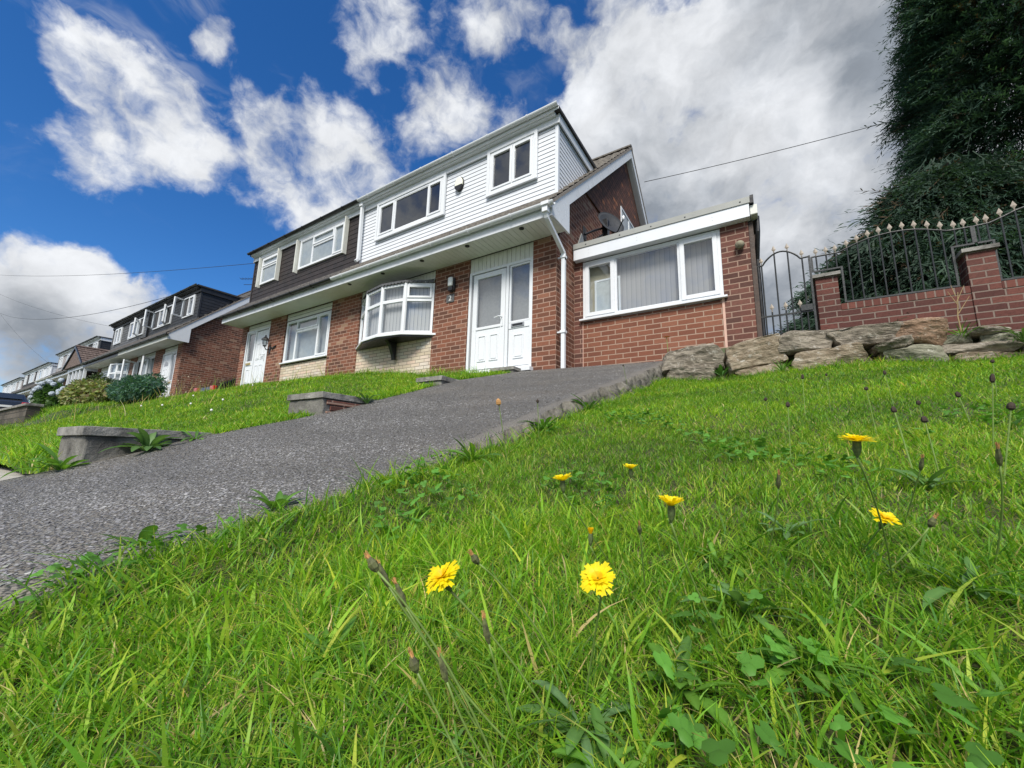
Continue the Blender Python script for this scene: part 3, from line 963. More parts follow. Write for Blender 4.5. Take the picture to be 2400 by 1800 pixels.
    fb.build('dormer_fascia', M[o.get('dfascia', 'upvc')], dorm, bevel=0.003)
    rb = MB()
    rb.prism([(yd - 0.17, 4.92), (yb2 + 0.1, 4.92), (yb2 + 0.16, 5.0), (yd - 0.17, 4.975)], 'x', xin, dg + sg * 0.10)
    rb.build('dormer_roof', M['felt'], dorm)
    gutter(dorm, min(dg + sg * 0.10, xin), max(dg + sg * 0.10, xin), yd - 0.225, 4.99, o.get('dgutter', 'upvc'), r=0.052)
    return root


def door_set(root, kind):
    pass
# ------------------------------------------------------------------ the white-clad house
HB = half_house('semi_detached_house', 'right half of the pair with white clad dormer, bow window and flat-roofed brick side extension', (0, 0, 0), +1, dict(
    group='houses along the street',
    brick=[(-0.476, 0.0), (-2.92, -1.97), (-5.729, -5.42)],
    panels=[('cream_panel', -5.42, -2.92, -0.6, 0.92, 'cream', 'b'), ('cladding_panel', -5.42, -2.92, 2.05, 2.41, 'white_old', 'v'),
            ('door_head_panel', -1.97, -0.476, 2.105, 2.41, 'white_old', 'v')],
    tilehang=True, tile='tile', clad='white_clad', downlights=[-0.45, -1.67, -2.87, -4.08, -5.26]))


def upvc_door(root, leaf, side, z0, z1, frame_x, obscured='glass_obs', leafglass=None, arch=False, letter_on='side', y=0.03, handle_side=1):
    """door frame > leaf with glass and raised panels, side light"""
    mb = MB()
    x0, x1 = frame_x
    ring(mb, x0, x1, z0, z1, 0.055, y - 0.03, y + 0.05)
    mx = (leaf[1] + side[0]) / 2 if leaf[0] < side[0] else (side[1] + leaf[0]) / 2
    mb.box(mx - 0.03, mx + 0.03, y - 0.03, y + 0.05, z0 + 0.055, z1 - 0.055)
    fr = mb.build('door_frame', M['upvc'], root, bevel=0.004)
    # leaf
    mb = MB()
    a, b = leaf
    mid = z0 + 0.86
    if leafglass is None: leafglass = True
    if leafglass:
        ring(mb, a, b, mid, z1 - 0.075, 0.10, y - 0.022, y + 0.03, wb=0.055)
        mb.box(a, a + 0.10, y - 0.022, y + 0.03, z0 + 0.07, mid); mb.box(b - 0.10, b, y - 0.022, y + 0.03, z0 + 0.07, mid)
        mb.box(a + 0.10, b - 0.10, y - 0.022, y + 0.03, z0 + 0.07, z0 + 0.15)
        mb.box(a + 0.10, b - 0.10, y - 0.008, y + 0.02, z0 + 0.15, mid - 0.001)
    else:
        mb.box(a, b, y - 0.016, y + 0.03, z0 + 0.07, z1 - 0.075)
    lf = mb.build('door', M['upvc'], root, bevel=0.004)

    def raised(xa, xb, za, zb, yy, par):
        m2 = MB()
        ring(m2, xa, xb, za, zb, 0.025, yy - 0.014, yy)
        m2.box(xa + 0.038, xb - 0.038, yy - 0.010, yy, za + 0.038, zb - 0.038)
        m2.build('raised_panel', M['upvc'], par, bevel=0.006)
    w = (b - a)
    if leafglass:
        g2 = MB(); gy = y + 0.005
        g2.poly([(a + .1, gy, mid + .055), (b - .1, gy, mid + .055), (b - .1, gy, z1 - .175), (a + .1, gy, z1 - .175)])
        g2.build('glass', M[obscured], lf, fix=False)
        raised(a + w * .20, a + w * .45, z0 + .22, mid - .12, y - .008, lf); raised(a + w * .56, a + w * .82, z0 + .22, mid - .12, y - .008, lf)
    else:
        for (u0, u1) in ((.15, .45), (.55, .85)):
            raised(a + w * u0, a + w * u1, z0 + .18, z0 + .75, y - .016, lf)
            raised(a + w * u0, a + w * u1, z0 + .92, z0 + 1.45, y - .016, lf)
        if arch:
            m2 = MB()
            cx, cz, r = (a + b) / 2, z0 + 1.58, w * .28
            pts = [(cx + r * math.cos(math.pi * k / 12), cz + r * math.sin(math.pi * k / 12)) for k in range(13)]
            m2.prism(pts, 'y', y - 0.018, y - 0.012); m2.build('fanlight', M['glass_dark'], lf)
            for k in (3, 6, 9):
                pass
    # side light
    mb = MB(); a, b = side
    ring(mb, a, b, mid + .03, z1 - .06, 0.035, y - .018, y + .03)
    mb.box(a, b, y - .018, y + .03, mid - .085, mid + .029)
    mb.box(a, b, y - .006, y + .02, z0 + .07, mid - .086)
    sl = mb.build('side_light', M['upvc'], root, bevel=0.004)
    g2 = MB(); gy = y + .006
    g2.poly([(a + .035, gy, mid + .065), (b - .035, gy, mid + .065), (b - .035, gy, z1 - .095), (a + .035, gy, z1 - .095)])
    g2.build('glass', M[obscured], sl, fix=False)
    w = b - a
    raised(a + w * .22, a + w * .70, z0 + .2, mid - .2, y - .006, sl)
    # letter box
    mb = MB(); cx = (a + b) / 2 - .03
    mb.box(cx - .14, cx + .14, y - .034, y - .018, mid - .06, mid + .01)
    mb.box(cx - .11, cx + .11, y - .037, y - .0341, mid - .045, mid - .005, 1)
    mb.build('letter_box', [M['steel'] if leafglass else M['brass'], M['black'] if leafglass else M['brass']], sl, bevel=.003)
    # handle
    mb = MB()
    hx = leaf[1] - .055 if handle_side > 0 else leaf[0] + .055
    hz = z0 + 1.02
    mb.box(hx - .018, hx + .018, y - .036, y - .022, hz - .16, hz + .06)
    mb.tube([(hx, y - .03, hz + .02), (hx, y - .075, hz + .02), (hx - .05 * handle_side, y - .08, hz + .03), (hx - .15 * handle_side, y - .075, hz + .012)], .011, 8)
    mb.build('handle', M['upvc'], lf)
    bk = MB(); bk.poly([(x0 + .05, y + .12, z0), (x1 - .05, y + .12, z0), (x1 - .05, y + .12, z1 - .05), (x0 + .05, y + .12, z1 - .05)])
    bk.build('hall_backing', M['blind_door'], fr, fix=False)
    # cill
    mb = MB(); mb.box(x0 - .09, x1 + .04, -.13, y + .04, z0 - .075, z0 - .001)
    mb.build('threshold', M['upvc'], fr, bevel=.006)
    return fr


upvc_door(HB, (-1.85, -1.075), (-0.985, -0.52), 0.0, 2.10, (-1.955, -0.476))

# dormer windows of the white house
def cells3(x0, x1, z0, z1, s1, s2): return cells_row(x0, x1, z0, z1, [s1, s2], sash=[True, False, True])

window(HB, -5.06, -2.86, 3.78, 4.69, 0.022, cells3(-5.06, -2.86, 3.78, 4.69, -4.46, -3.33), glass='glass_dark', back='room', backy=.024, trim=0.065, label='wide three-pane dormer window')
window(HB, -1.57, -0.50, 3.78, 4.72, 0.022, cells_row(-1.57, -0.50, 3.78, 4.72, [-1.01]), glass='glass_dark', back='room', backy=.024, trim=0.065, label='two-pane dormer window')

# bow window
def bow_window(root, pts, z0, z1, tz, blindmat):
    mb = MB(); gl = MB(); bl = MB()
    n = len(pts) - 1
    def facet(a, b, segs, m, w, d0, d1):
        a = Vector((a[0], a[1], 0)); b = Vector((b[0], b[1], 0))
        t = (b - a).normalized(); nn = Vector((t.y, -t.x, 0))
        if nn.y > 0: nn = -nn
        L = (b - a).length
        for (u0, u1, za, zb) in segs:
            q = []
            for (u, dd) in ((u0 * L, d0), (u1 * L, d0), (u1 * L, d1), (u0 * L, d1)):
                p = a + t * u + nn * dd
                q.append((p.x, p.y))
            m.prism(q, 'z', za, zb)
        return a, t, nn, L
    for k in range(n):
        a, b = pts[k], pts[k + 1]
        L = math.hypot(b[0] - a[0], b[1] - a[1])
        f = .05 / L
        sash = .045 / L
        facet(a, b, [(0.0, f, z0, z1), (1 - f, 1.0, z0, z1), (f, 1 - f, z0, z0 + .055), (f, 1 - f, z1 - .055, z1), (f, 1 - f, tz - .035, tz + .035)], mb, 0, 0.0, -.06)
        if k == n - 1:   # opening top light
            facet(a, b, [(f, f + sash, tz + .035, z1 - .055), (1 - f - sash, 1 - f, tz + .035, z1 - .055), (f + sash, 1 - f - sash, tz + .035, tz + .08), (f + sash, 1 - f - sash, z1 - .10, z1 - .055)], mb, 0, .02, -.03)
        A = Vector((a[0], a[1], 0)); B = Vector((b[0], b[1], 0)); t = (B - A).normalized(); nn = Vector((t.y, -t.x, 0))
        if nn.y > 0: nn = -nn
        for (za, zb) in ((z0 + .05, tz - .03), (tz + .03, z1 - .05)):
            p0 = A + t * .045 - nn * .03; p1 = B - t * .045 - nn * .03
            gl.poly([(p0.x, p0.y, za), (p1.x, p1.y, za), (p1.x, p1.y, zb), (p0.x, p0.y, zb)])
    # corner posts
    for p in pts[1:-1]:
        mb.lathe([(.04, z0), (.04, z1)], (p[0], p[1] + .02, 0), 10)
    o = mb.build('bow_window', M['upvc'], root, bevel=.003)
    gl.build('glass', M['glass'], o, fix=False)
    for k in range(n):
        a, b = pts[k], pts[k + 1]
        bl.poly([(a[0], a[1] + .15, z0 + .03), (b[0], b[1] + .15, z0 + .03), (b[0], b[1] + .15, z1 - .02), (a[0], a[1] + .15, z1 - .02)])
    bl.build('blind', M[blindmat], o, fix=False)
    # sill board following the bow, dark underside
    off = [(p[0], p[1] - .05) for p in pts]
    off[0] = (pts[0][0] - .09, .0); off[-1] = (pts[-1][0] + .09, .0)
    sb = MB(); sb.prism(off + [(pts[-1][0] + .09, .028), (pts[0][0] - .09, .028)], 'z', z0 - .045, z0 - .002)
    sb.build('sill', M['upvc'], o, bevel=.004)
    ub = MB(); ub.prism([(p[0], p[1] - .02 if 0 < i < n else .0) for i, p in enumerate(pts)], 'z', z0 - .075, z0 - .046)
    ub.build('underside_board', M['black'], o)
    return o


BP = [(-5.36, 0.0), (-4.72, -.34), (-4.085, -.44), (-3.45, -.34), (-2.90, -.02)]
bow = bow_window(HB, BP, 0.97, 2.10, 1.72, 'blind')
# leaded canopy over the bow window with a scalloped edge
mb = MB()
top = [(p[0], -.02) for p in BP]
for k in range(len(BP) - 1):
    a, b = BP[k], BP[k + 1]
    ns = 7
    for q in range(ns):
        u0, u1 = q / ns, (q + 1) / ns
        ax, ay = a[0] + (b[0] - a[0]) * u0, a[1] + (b[1] - a[1]) * u0 - .035
        bx, by = a[0] + (b[0] - a[0]) * u1, a[1] + (b[1] - a[1]) * u1 - .035
        mxx, my = (ax + bx) / 2, (ay + by) / 2
        mb.poly([(ax, ay, 2.155), (bx, by, 2.155), (bx, by, 2.122), (mxx * .5 + bx * .5, my * .5 + by * .5, 2.095), (mxx * .5 + ax * .5, my * .5 + ay * .5, 2.095), (ax, ay, 2.122)])
        mb.poly([(ax, ay, 2.155), (bx, by, 2.155), (bx, -.01, 2.21), (ax, -.01, 2.21)])
mb.prism([(p[0], p[1]) for p in BP], 'z', 2.101, 2.112)
mb.build('bow_canopy', M['lead'], HB, fix=False)
mb = MB()
mb.prism([(-.30, .895), (-.02, .895), (-.02, .50), (-.075, .50), (-.11, .62), (-.20, .80)], 'x', -4.04, -3.95)
mb.build('corbel', M['black'], HB, bevel=.008)

# downpipe: swan neck from the gutter end to the side wall
mb = MB()
def sq_pipe(mb, path, w):
    for a, b in zip(path[:-1], path[1:]):
        a, b = Vector(a), Vector(b)
        t = (b - a).normalized()
        x = Vector((1, 0, 0)) if abs(t.x) < .9 else Vector((0, 1, 0))
        x = (x - t * x.dot(t)).normalized(); y = t.cross(x)
        base = len(mb.v)
        for p in (a - t * w * .1, b + t * w * .1):
            for sx, sy in ((-1, -1), (1, -1), (1, 1), (-1, 1)):
                mb.v.append(tuple(p + x * sx * w / 2 + y * sy * w / 2))
        for q in ((0, 1, 2, 3), (7, 6, 5, 4), (0, 4, 5, 1), (1, 5, 6, 2), (2, 6, 7, 3), (3, 7, 4, 0)):
            mb.f.append(tuple(base + k for k in q)); mb.mi.append(0)
sq_pipe(mb, [(.12, -.645, 2.57), (.12, -.645, 2.44)], .10)
sq_pipe(mb, [(.12, -.645, 2.46), (.12, -.60, 2.36), (.115, .055, 2.03), (.115, .06, 1.90)], .068)
sq_pipe(mb, [(.115, .06, 1.98), (.115, .06, -.10)], .068)
for z in (1.93, .55):
    mb.box(.065, .162, .012, .11, z, z + .05)
mb.box(.001, .08, .04, .08, .56, .59); mb.box(.001, .08, .04, .08, 1.94, 1.97)
mb.box(.06, .20, -.72, -.57, 2.535, 2.60)
mb.build('downpipe', M['upvc'], HB, bevel=.006)
# white downpipe at the party line on the dormer face
mb = MB()
sq_pipe(mb, [(-5.66, -.06, 4.86), (-5.66, -.03, 3.33)], .075)
sq_pipe(mb, [(-5.66, -.03, 3.36), (-5.66, -.10, 3.27)], .07)
mb.box(-5.72, -5.60, -.12, .04, 4.82, 4.97)
mb.build('downpipe', M['upvc'], HB, bevel=.006)

# side extension
mb = MB()
YE = .774
mb.box(.001, .175, YE, YE + .12, -.3, 2.2)
mb.build('extension_pier', M['brick_dark'], HB)
mb = MB(); mb.box(2.535, 2.93, YE, YE + .12, -.9, 2.2)
mb.build('extension_pier', M['brick_dark'], HB)
mb = MB(); mb.box(.175, 2.50, YE + .008, YE + .12, -.6, .95)
mb.build('extension_window_panel', M['brick_new'], HB)
mb = MB(); mb.box(.170, .182, YE - .001, YE + .02, -.3, .95); mb.build('mortar_joint', M_mort, HB)
mb = MB(); mb.box(2.50, 2.535, YE - .001, YE + .118, -.9, .985); mb.build('mortar_joint', M_mort, HB)
mb = MB(); mb.box(2.81, 2.93, YE + .121, 6.4, -.9, 2.2); mb.box(0.01, 2.81, 6.3, 6.4, -.9, 2.2)
mb.build('extension_side_wall', M['brick_dark'], HB)
mb = MB(); mb.box(2.945, 3.02, 1.5, 6.4, -.4, 2.28); mb.box(2.935, 2.995, YE + .02, YE + .16, -.4, 2.15)
mb.build('brown_side_boarding', M['timber'], HB)
mb = MB(); mb.box(.045, 2.965, YE - .13, YE - .105, 2.165, 2.385); mb.box(.045, 2.965, YE - .104, YE + .02, 2.165, 2.185)
for xx in (.35, 1.25, 2.45):
    for zz in (2.25, 2.31):
        mb.lathe([(.006, 0), (.006, .004)], (xx, YE - .134, zz), 6, 'y', 1)
mb.build('extension_fascia', [M['white_clad'], M['steel']], HB, bevel=.003)
mb = MB(); mb.box(.045, 2.98, YE - .145, YE - .118, 2.386, 2.49)
mb.prism([(YE - .117, 2.39), (6.5, 2.30), (6.5, 2.36), (YE - .117, 2.489)], 'x', .02, 2.99, 1)
mb.box(2.982, 3.03, YE - .15, 6.5, 2.37, 2.50, 2)
for xx in (.3, .95, 1.5, 2.05, 2.85):
    mb.lathe([(.012, 0), (.012, .004)], (xx, YE - .149, 2.43), 8, 'y', 2)
mb.build('extension_roof', [M['grey_trim'], M['felt'], M['black']], HB)
mb = MB(); mb.box(2.97, 3.07, YE - .10, YE + .1, 2.20, 2.36)
mb.build('gutter_end', M['white_old'], HB, bevel=.01)
mb = MB(); mb.tube([(3.055, YE + .10, 2.25), (3.05, YE + .1, 2.0), (3.01, YE + .25, 1.6), (3.01, YE + .25, -.3)], .036, 10)
mb.build('downpipe', M['black'], HB)
ew = window(HB, .178, 2.535, 1.0, 2.15, YE + .02, cells3(.178, 2.535, 1.0, 2.15, .80, 1.905), glass='glass', back='blind_soft', backy=.16, sill=.09, label='three-pane extension window with vertical blinds', fw=.05, sw=.07)
# the left casement looks into the room: a pale door frame inside
rm = MB()
rm.box(.24, .80, YE + .145, YE + .17, 1.05, 2.12)
rm.build('room_wall', M['room_warm'], ew)
rm = MB(); rm.box(.40, .80, YE + .12, YE + .144, 1.06, 1.74); rm.build('inner_door', M['curtain'], ew)
rm = MB(); ring(rm, .37, .86, 1.06, 1.78, .035, YE + .115, YE + .143); rm.prism([(.58, 2.09), (.80, 1.86), (.80, 2.09)], 'y', YE + .11, YE + .14)
rm.build('inner_door_frame', M['upvc'], ew)

# gable window
mb = MB()
GX = 0.0
def side_window(root, y0, y1, z0, z1, x, sgn):
    mb = MB()
    w = .06
    for (a, b, c, d) in ((y0, y0 + w, z0, z1), (y1 - w, y1, z0, z1), (y0 + w, y1 - w, z0, z0 + w), (y0 + w, y1 - w, z1 - w, z1), ((y0 + y1) / 2 - .03, (y0 + y1) / 2 + .03, z0 + w, z1 - w)):
        mb.box(x - sgn * .02, x + sgn * .055, a, b, c, d)
    o = mb.build('window', M['upvc'], root, bevel=.004)
    o['label'] = 'white gable window'
    g = MB(); xx = x + sgn * .042
    g.poly([(xx, y0 + w, z0 + w), (xx, y1 - w, z0 + w), (xx, y1 - w, z1 - w), (xx, y0 + w, z1 - w)])
    g.build('glass', M['glass_obs'], o, fix=False)
    c = MB(); xx = x + sgn * .037
    c.poly([(xx, y0 + w, z0 + w), (xx, y1 - w, z0 + w), (xx, y1 - w, z1 - w), (xx, y0 + w, z1 - w)])
    c.build('curtain', M['curtain'], o, fix=False)
side_window(HB, 3.72, 5.15, 3.95, 5.12, 0.0, 1)
# lead flashing where the extension roof meets the gable
mb = MB(); mb.box(.002, .02, YE + .1, 6.3, 2.42, 2.62); mb.build('flashing', M['lead'], HB)
mb = MB()
mb.prism([(.85, 2.52), (1.10, 2.98), (1.42, 2.62), (1.40, 2.52)], 'x', .004, .03)
mb.build('flashing_apron', M['grey_trim'], HB)

# ------------------------------------------------------------------ fittings on the houses (things of their own)
t_ = thing('alarm_box', 'rounded cream alarm box with dark lower edge on the white dormer cladding', 'alarm box', (-2.41, .055, 4.33))
mb = MB()
def oval(mb, cx, cz, rx, rz, y0, y1, mi=0, a0=0, a1=2 * math.pi, n=28):
    pts = [(cx + rx * math.cos(a0 + (a1 - a0) * k / n), cz + rz * math.sin(a0 + (a1 - a0) * k / n)) for k in range(n + (0 if a1 - a0 > 6.2 else 1))]
    mb.prism(pts, 'y', y0, y1, mi)
oval(mb, 0, 0, .105, .165, -.06, 0)
mb.build('case', M['alarm'], t_, bevel=.02)
mb = MB(); oval(mb, 0, 0, .108, .168, -.066, -.002, 0, math.radians(195), math.radians(345)); oval(mb, 0.01, .005, .113, .172, -.02, -.001)
mb.build('dark_base', M['black'], t_)

t_ = thing('security_light', 'black security light with frosted white lens beside the front door', 'wall light', (-2.39, -.002, 1.95))
mb = MB(); mb.box(-.075, .075, -.06, 0, -.16, .15); mb.build('back_plate', M['black'], t_, bevel=.03)
mb = MB(); mb.box(-.068, .055, -.115, -.06, -.06, .14); mb.build('lens', M['lampglass'], t_, bevel=.035)
mb = MB(); mb.box(-.055, .06, -.105, -.058, -.155, -.07); mb.lathe([(.022, -.002), (.02, .003), (.001, .004)], (0.0, -.106, -.115), 12, 'y'); mb.build('sensor', M['black'], t_, bevel=.01)

t_ = thing('house_number_sign', 'square slate sign with the white number 2 below the security light', 'number sign', (-2.445, -.002, 1.66))
mb = MB(); mb.box(-.105, .105, -.014, 0, -.085, .085); mb.build('plate', M['plaque'], t_, bevel=.003)
tc = bpy.data.curves.new('numeral', 'FONT'); tc.body = '2'; tc.size = .16; tc.extrude = .002; tc.align_x = 'CENTER'; tc.align_y = 'CENTER'
to = bpy.data.objects.new('numeral_text', tc); COL.objects.link(to)
dg_ = bpy.context.evaluated_depsgraph_get()
me = bpy.data.meshes.new_from_object(to.evaluated_get(dg_))
bpy.data.objects.remove(to)
no = bpy.data.objects.new('numeral', me); COL.objects.link(no); no.parent = t_
no.rotation_euler = (math.radians(90), 0, 0); no.location = (0, -.017, 0); me.materials.append(M['numeral'])

t_ = thing('satellite_dish', 'dark grey satellite dish on the brick gable above the extension roof', 'satellite dish', (.02, 1.28, 3.05))
mb = MB()
ax = Vector((.55, -.42, .32)).normalized(); cen = Vector((.36, .55, .42))
xx = ax.cross(Vector((0, 0, 1))).normalized(); yy = xx.cross(ax)
prev = None; nr, nk = 6, 32
for i_ in range(nr + 1):
    r_ = i_ / nr
    for k in range(nk):
        an = 2 * math.pi * k / nk
        mb.v.append(tuple(cen + xx * (.30 * r_ * math.cos(an)) + yy * (.345 * r_ * math.sin(an)) + ax * (.07 * r_ * r_ - .03)))
for i_ in range(nr):
    for k in range(nk):
        k2 = (k + 1) % nk
        mb.f.append((i_ * nk + k, i_ * nk + k2, (i_ + 1) * nk + k2, (i_ + 1) * nk + k)); mb.mi.append(0)
rim = [tuple(cen + xx * (.30 * math.cos(2 * math.pi * k / nk)) + yy * (.345 * math.sin(2 * math.pi * k / nk)) + ax * .04) for k in range(nk + 1)]
mb.tube(rim, .010, 6)
do = mb.build('reflector', M['dish'], t_, smooth=True)
sm = do.modifiers.new('solid', 'SOLIDIFY'); sm.thickness = .006
mb = MB()
mb.tube([(0, 0, 0), (.12, .12, .10), tuple(cen - ax * .06)], .024, 8); mb.tube([(0, .02, -.35), (.10, .16, -.12), tuple(cen - ax * .06 - yy * .1)], .02, 8)
mb.box(-.018, .0, -.09, .09, -.12, .16); mb.box(.22, .34, .42, .56, .12, .50)
mb.box(-.018, .03, -.05, .05, -.46, -.30)
mb.build('bracket', M['black'], t_, bevel=.004)
mb = MB()
lnb = cen + ax * .36 - yy * .34
mb.tube([tuple(cen - yy * .36 - ax * .02), tuple(cen - yy * .40 + ax * .12), tuple(lnb)], .012, 8)
mb.build('feed_arm', M['black'], t_)
mb = MB(); mb.lathe([(.016, -.05), (.026, -.02), (.030, .03), (.012, .06)], tuple(lnb + Vector((0, 0, .02))), 12); mb.build('receiver', M['upvc'], t_, smooth=True)

t_ = thing('globe_light', 'small round stone coloured globe lamp on the extension corner pier', 'wall lamp', (2.80, YE - .002, 1.77))
mb = MB(); prof = [(.066 * math.sin(math.pi * k / 12) + .0005, -.066 * math.cos(math.pi * k / 12) - .055) for k in range(13)]
mb.lathe(prof, (0, 0, 0), 20, 'y'); mb.build('globe', M['stone_ball'], t_, smooth=True)
mb = MB(); mb.lathe([(.045, -.02), (.05, 0)], (0, 0, 0), 16, 'y'); mb.build('base', M['black'], t_)

# ------------------------------------------------------------------ dark-clad neighbour (left half of the same pair)
NB = half_house('semi_detached_house', 'left half of the nearest pair with dark brown boarded dormer and cream brick panel', (0, 0, 0), -1, dict(
    group='houses along the street',
    brick=[(-11.46, -11.15), (-9.72, -8.86), (-6.62, -5.731)],
    panels=[('cream_panel', -8.86, -6.62, -.6, .86, 'cream', 'b'), ('window_head_panel', -8.86, -6.62, 2.20, 2.41, 'white_old', 'h'),
            ('door_head_panel', -11.15, -9.72, 2.20, 2.41, 'white_old', 'h')],
    tile='tile_dark', clad='black_clad', groove='black_groove', gutter='black', dgutter='black', pitch=.135))
wz0, wz1 = .93, 2.17
window(NB, -8.80, -6.66, wz0, wz1, .03, [(-8.75, -8.27, wz0 + .05, wz1 - .05, False), (-8.24, -7.22, wz0 + .05, 1.78, False), (-8.24, -7.22, 1.83, wz1 - .05, True), (-7.19, -6.71, wz0 + .05, wz1 - .05, True)], glass='glass_obs', back='curtain', sill=.08, label='ground floor window with net curtains')
upvc_door(NB, (-10.50, -9.83), (-11.03, -10.58), .28, 2.20, (-11.13, -9.74), leafglass=False, handle_side=1)
window(NB, -10.85, -9.80, 3.78, 4.70, .022, [(-10.80, -9.85, 3.83, 4.36, False), (-10.80, -9.85, 4.40, 4.65, True)], glass='glass_obs', back='curtain', backy=.024, label='small dormer window of the dark house')
window(NB, -8.62, -6.42, 3.78, 4.72, .022, [(-8.57, -7.96, 3.83, 4.67, False), (-7.93, -6.93, 3.83, 4.36, False), (-7.93, -6.93, 4.40, 4.67, True), (-6.90, -6.47, 3.83, 4.67, True)], glass='glass_obs', back='curtain', backy=.024, label='wide dormer window of the dark house')
# white boards standing proud beside the dark dormer windows
for (xa, z0_, z1_) in ((-10.92, 3.70, 4.73), (-9.77, 3.70, 4.76), (-8.72, 3.70, 4.75), (-6.36, 3.70, 4.78)):
    mb = MB(); mb.box(xa, xa + .035, -.07, .05, z0_, z1_); mb.build('window_side_board', M['white_old'], NB)

t_ = thing('wall_lantern', 'black carriage lantern on a bracket beside the neighbouring white door', 'wall lantern', (-9.55, -.002, 1.52))
mb = MB(); mb.lathe([(.03, -.01), (.05, 0)], (0, 0, -.1), 12, 'y'); mb.box(-.03, .03, -.02, 0, -.20, .0); mb.tube([(0, -.02, -.1), (0, -.12, -.12), (0, -.17, -.04), (0, -.17, .0)], .014, 8); mb.build('bracket', M['black'], t_)
mb = MB(); mb.lathe([(.045, 0), (.055, .02), (.085, .16), (.085, .165)], (0, -.17, 0), 6); mb.build('glass_cage', M['glass_obs'], t_)
mb = MB(); mb.lathe([(.11, .165), (.10, .19), (.05, .25), (.02, .27), (.025, .29), (.004, .33)], (0, -.17, 0), 6); mb.lathe([(.05, -.03), (.055, .0)], (0, -.17, 0), 8)
for k in range(6):
    a = math.pi / 3 * k
    mb.tube([(.055 * math.cos(a), -.17 + .055 * math.sin(a), .02), (.087 * math.cos(a), -.17 + .087 * math.sin(a), .165)], .006, 5)
mb.build('frame', M['black'], t_)
t_ = thing('house_name_scroll', 'small black scroll ornament on the brick beside the wall lantern', 'ornament', (-9.33, -.002, 1.45))
mb = MB(); mb.tube([(-.12 + .024 * k, -.015, .035 * math.sin(k * 1.5) + .004 * k) for k in range(11)], .015, 6); mb.tube([(-.08, -.015, -.03), (0, -.02, .02), (.06, -.015, .06)], .016, 6)
mb.build('scroll', M['black'], t_)

# ------------------------------------------------------------------ houses farther along the street
def plain_front(root, s, o, W=11.46):
    fx = (lambda x: x) if s > 0 else (lambda x: -W - x)
    def X(a, b): a, b = fx(a), fx(b); return min(a, b), max(a, b)
    yd = o.get('yd', .07) - .048
    a, b = X(-5.05, -2.9); w = window(root, a, b, 3.78, 4.70, yd, cells_row(a, b, 3.78, 4.70, [a + (b - a) * .3, a + (b - a) * .7]), glass=o.get('g', 'glass_obs'), back=o.get('bk', 'curtain'), backy=.024, open_cells=o.get('open1', ()))
    a2, b2 = X(-1.6, -.5); w2 = window(root, a2, b2, 3.78, 4.70, yd, cells_row(a2, b2, 3.78, 4.70, [(a2 + b2) / 2]), glass=o.get('g', 'glass_obs'), back=o.get('bk', 'curtain'), backy=.024, open_cells=o.get('open2', ()))
    lf = X(-1.85, -1.08); sd_ = X(-.98, -.52); fr = X(-1.955, -.476)
    upvc_door(root, lf, sd_, .0, 2.15, fr, leafglass=False, arch=True, handle_side=-1 if s > 0 else 1)
    a, b = X(-5.30, -2.95)
    w3 = None
    if o.get('bow'):
        pts = [(a, 0.0), (a + .59, -.32), ((a + b) / 2, -.42), (b - .59, -.32), (b, -.02)]
        w3 = bow_window(root, pts, .97, 2.2, 1.72, 'curtain')
    else:
        w3 = window(root, a, b, .95, 2.2, .03, cells_row(a, b, .95, 2.2, [a + .6, b - .6]), glass='glass_obs', back='curtain', sill=.08, open_cells=o.get('open3', ()))
    return w, w2, w3


def open_sash(root, hinge_x, w, z0, z1, y, ang, parent):
    """a casement standing open: frame and pane, hinged on a vertical edge"""
    mb = MB(); ring(mb, 0, w, z0, z1, .06, -.03, .03)
    o = mb.build('open_casement', M['upvc'], parent, bevel=.004)
    g = MB(); g.poly([(.06, 0, z0 + .06), (w - .06, 0, z0 + .06), (w - .06, 0, z1 - .06), (.06, 0, z1 - .06)])
    o.location = (hinge_x, y, 0); o.rotation_euler = (0, 0, ang)
    gm = g.build('glass', M['glass'], o, fix=False)
    return o


def far_house(name, label, loc, s, o):
    base = dict(group='houses along the street', brick=[(-.476, 0), (-2.92, -1.97), (-5.729, -5.32)] if s > 0 else [(-11.46, -10.984), (-9.49, -8.54), (-6.14, -5.731)],
                tile='tile_dark', clad='slate_clad', groove='black_groove', gutter='black', dgutter='black', pitch=.135, yd=.33)
    base.update(o)
    W = 11.46
    fx = (lambda x: x) if s > 0 else (lambda x: -W - x)
    def X(a, b): a, b = fx(a), fx(b); return min(a, b), max(a, b)
    pa, pb = X(-5.32, -2.92); da, db = X(-1.97, -.476)
    base['panels'] = [('front_panel', pa, pb, -.6, .93, o.get('pan', 'cream'), 'b'), ('window_head_panel', pa, pb, 2.22, 2.41, 'white_old', 'h'), ('door_head_panel', da, db, 2.16, 2.41, 'white_old', 'h')]
    r = half_house(name, label, loc, s, base)
    ws = plain_front(r, s, base)
    return r, ws


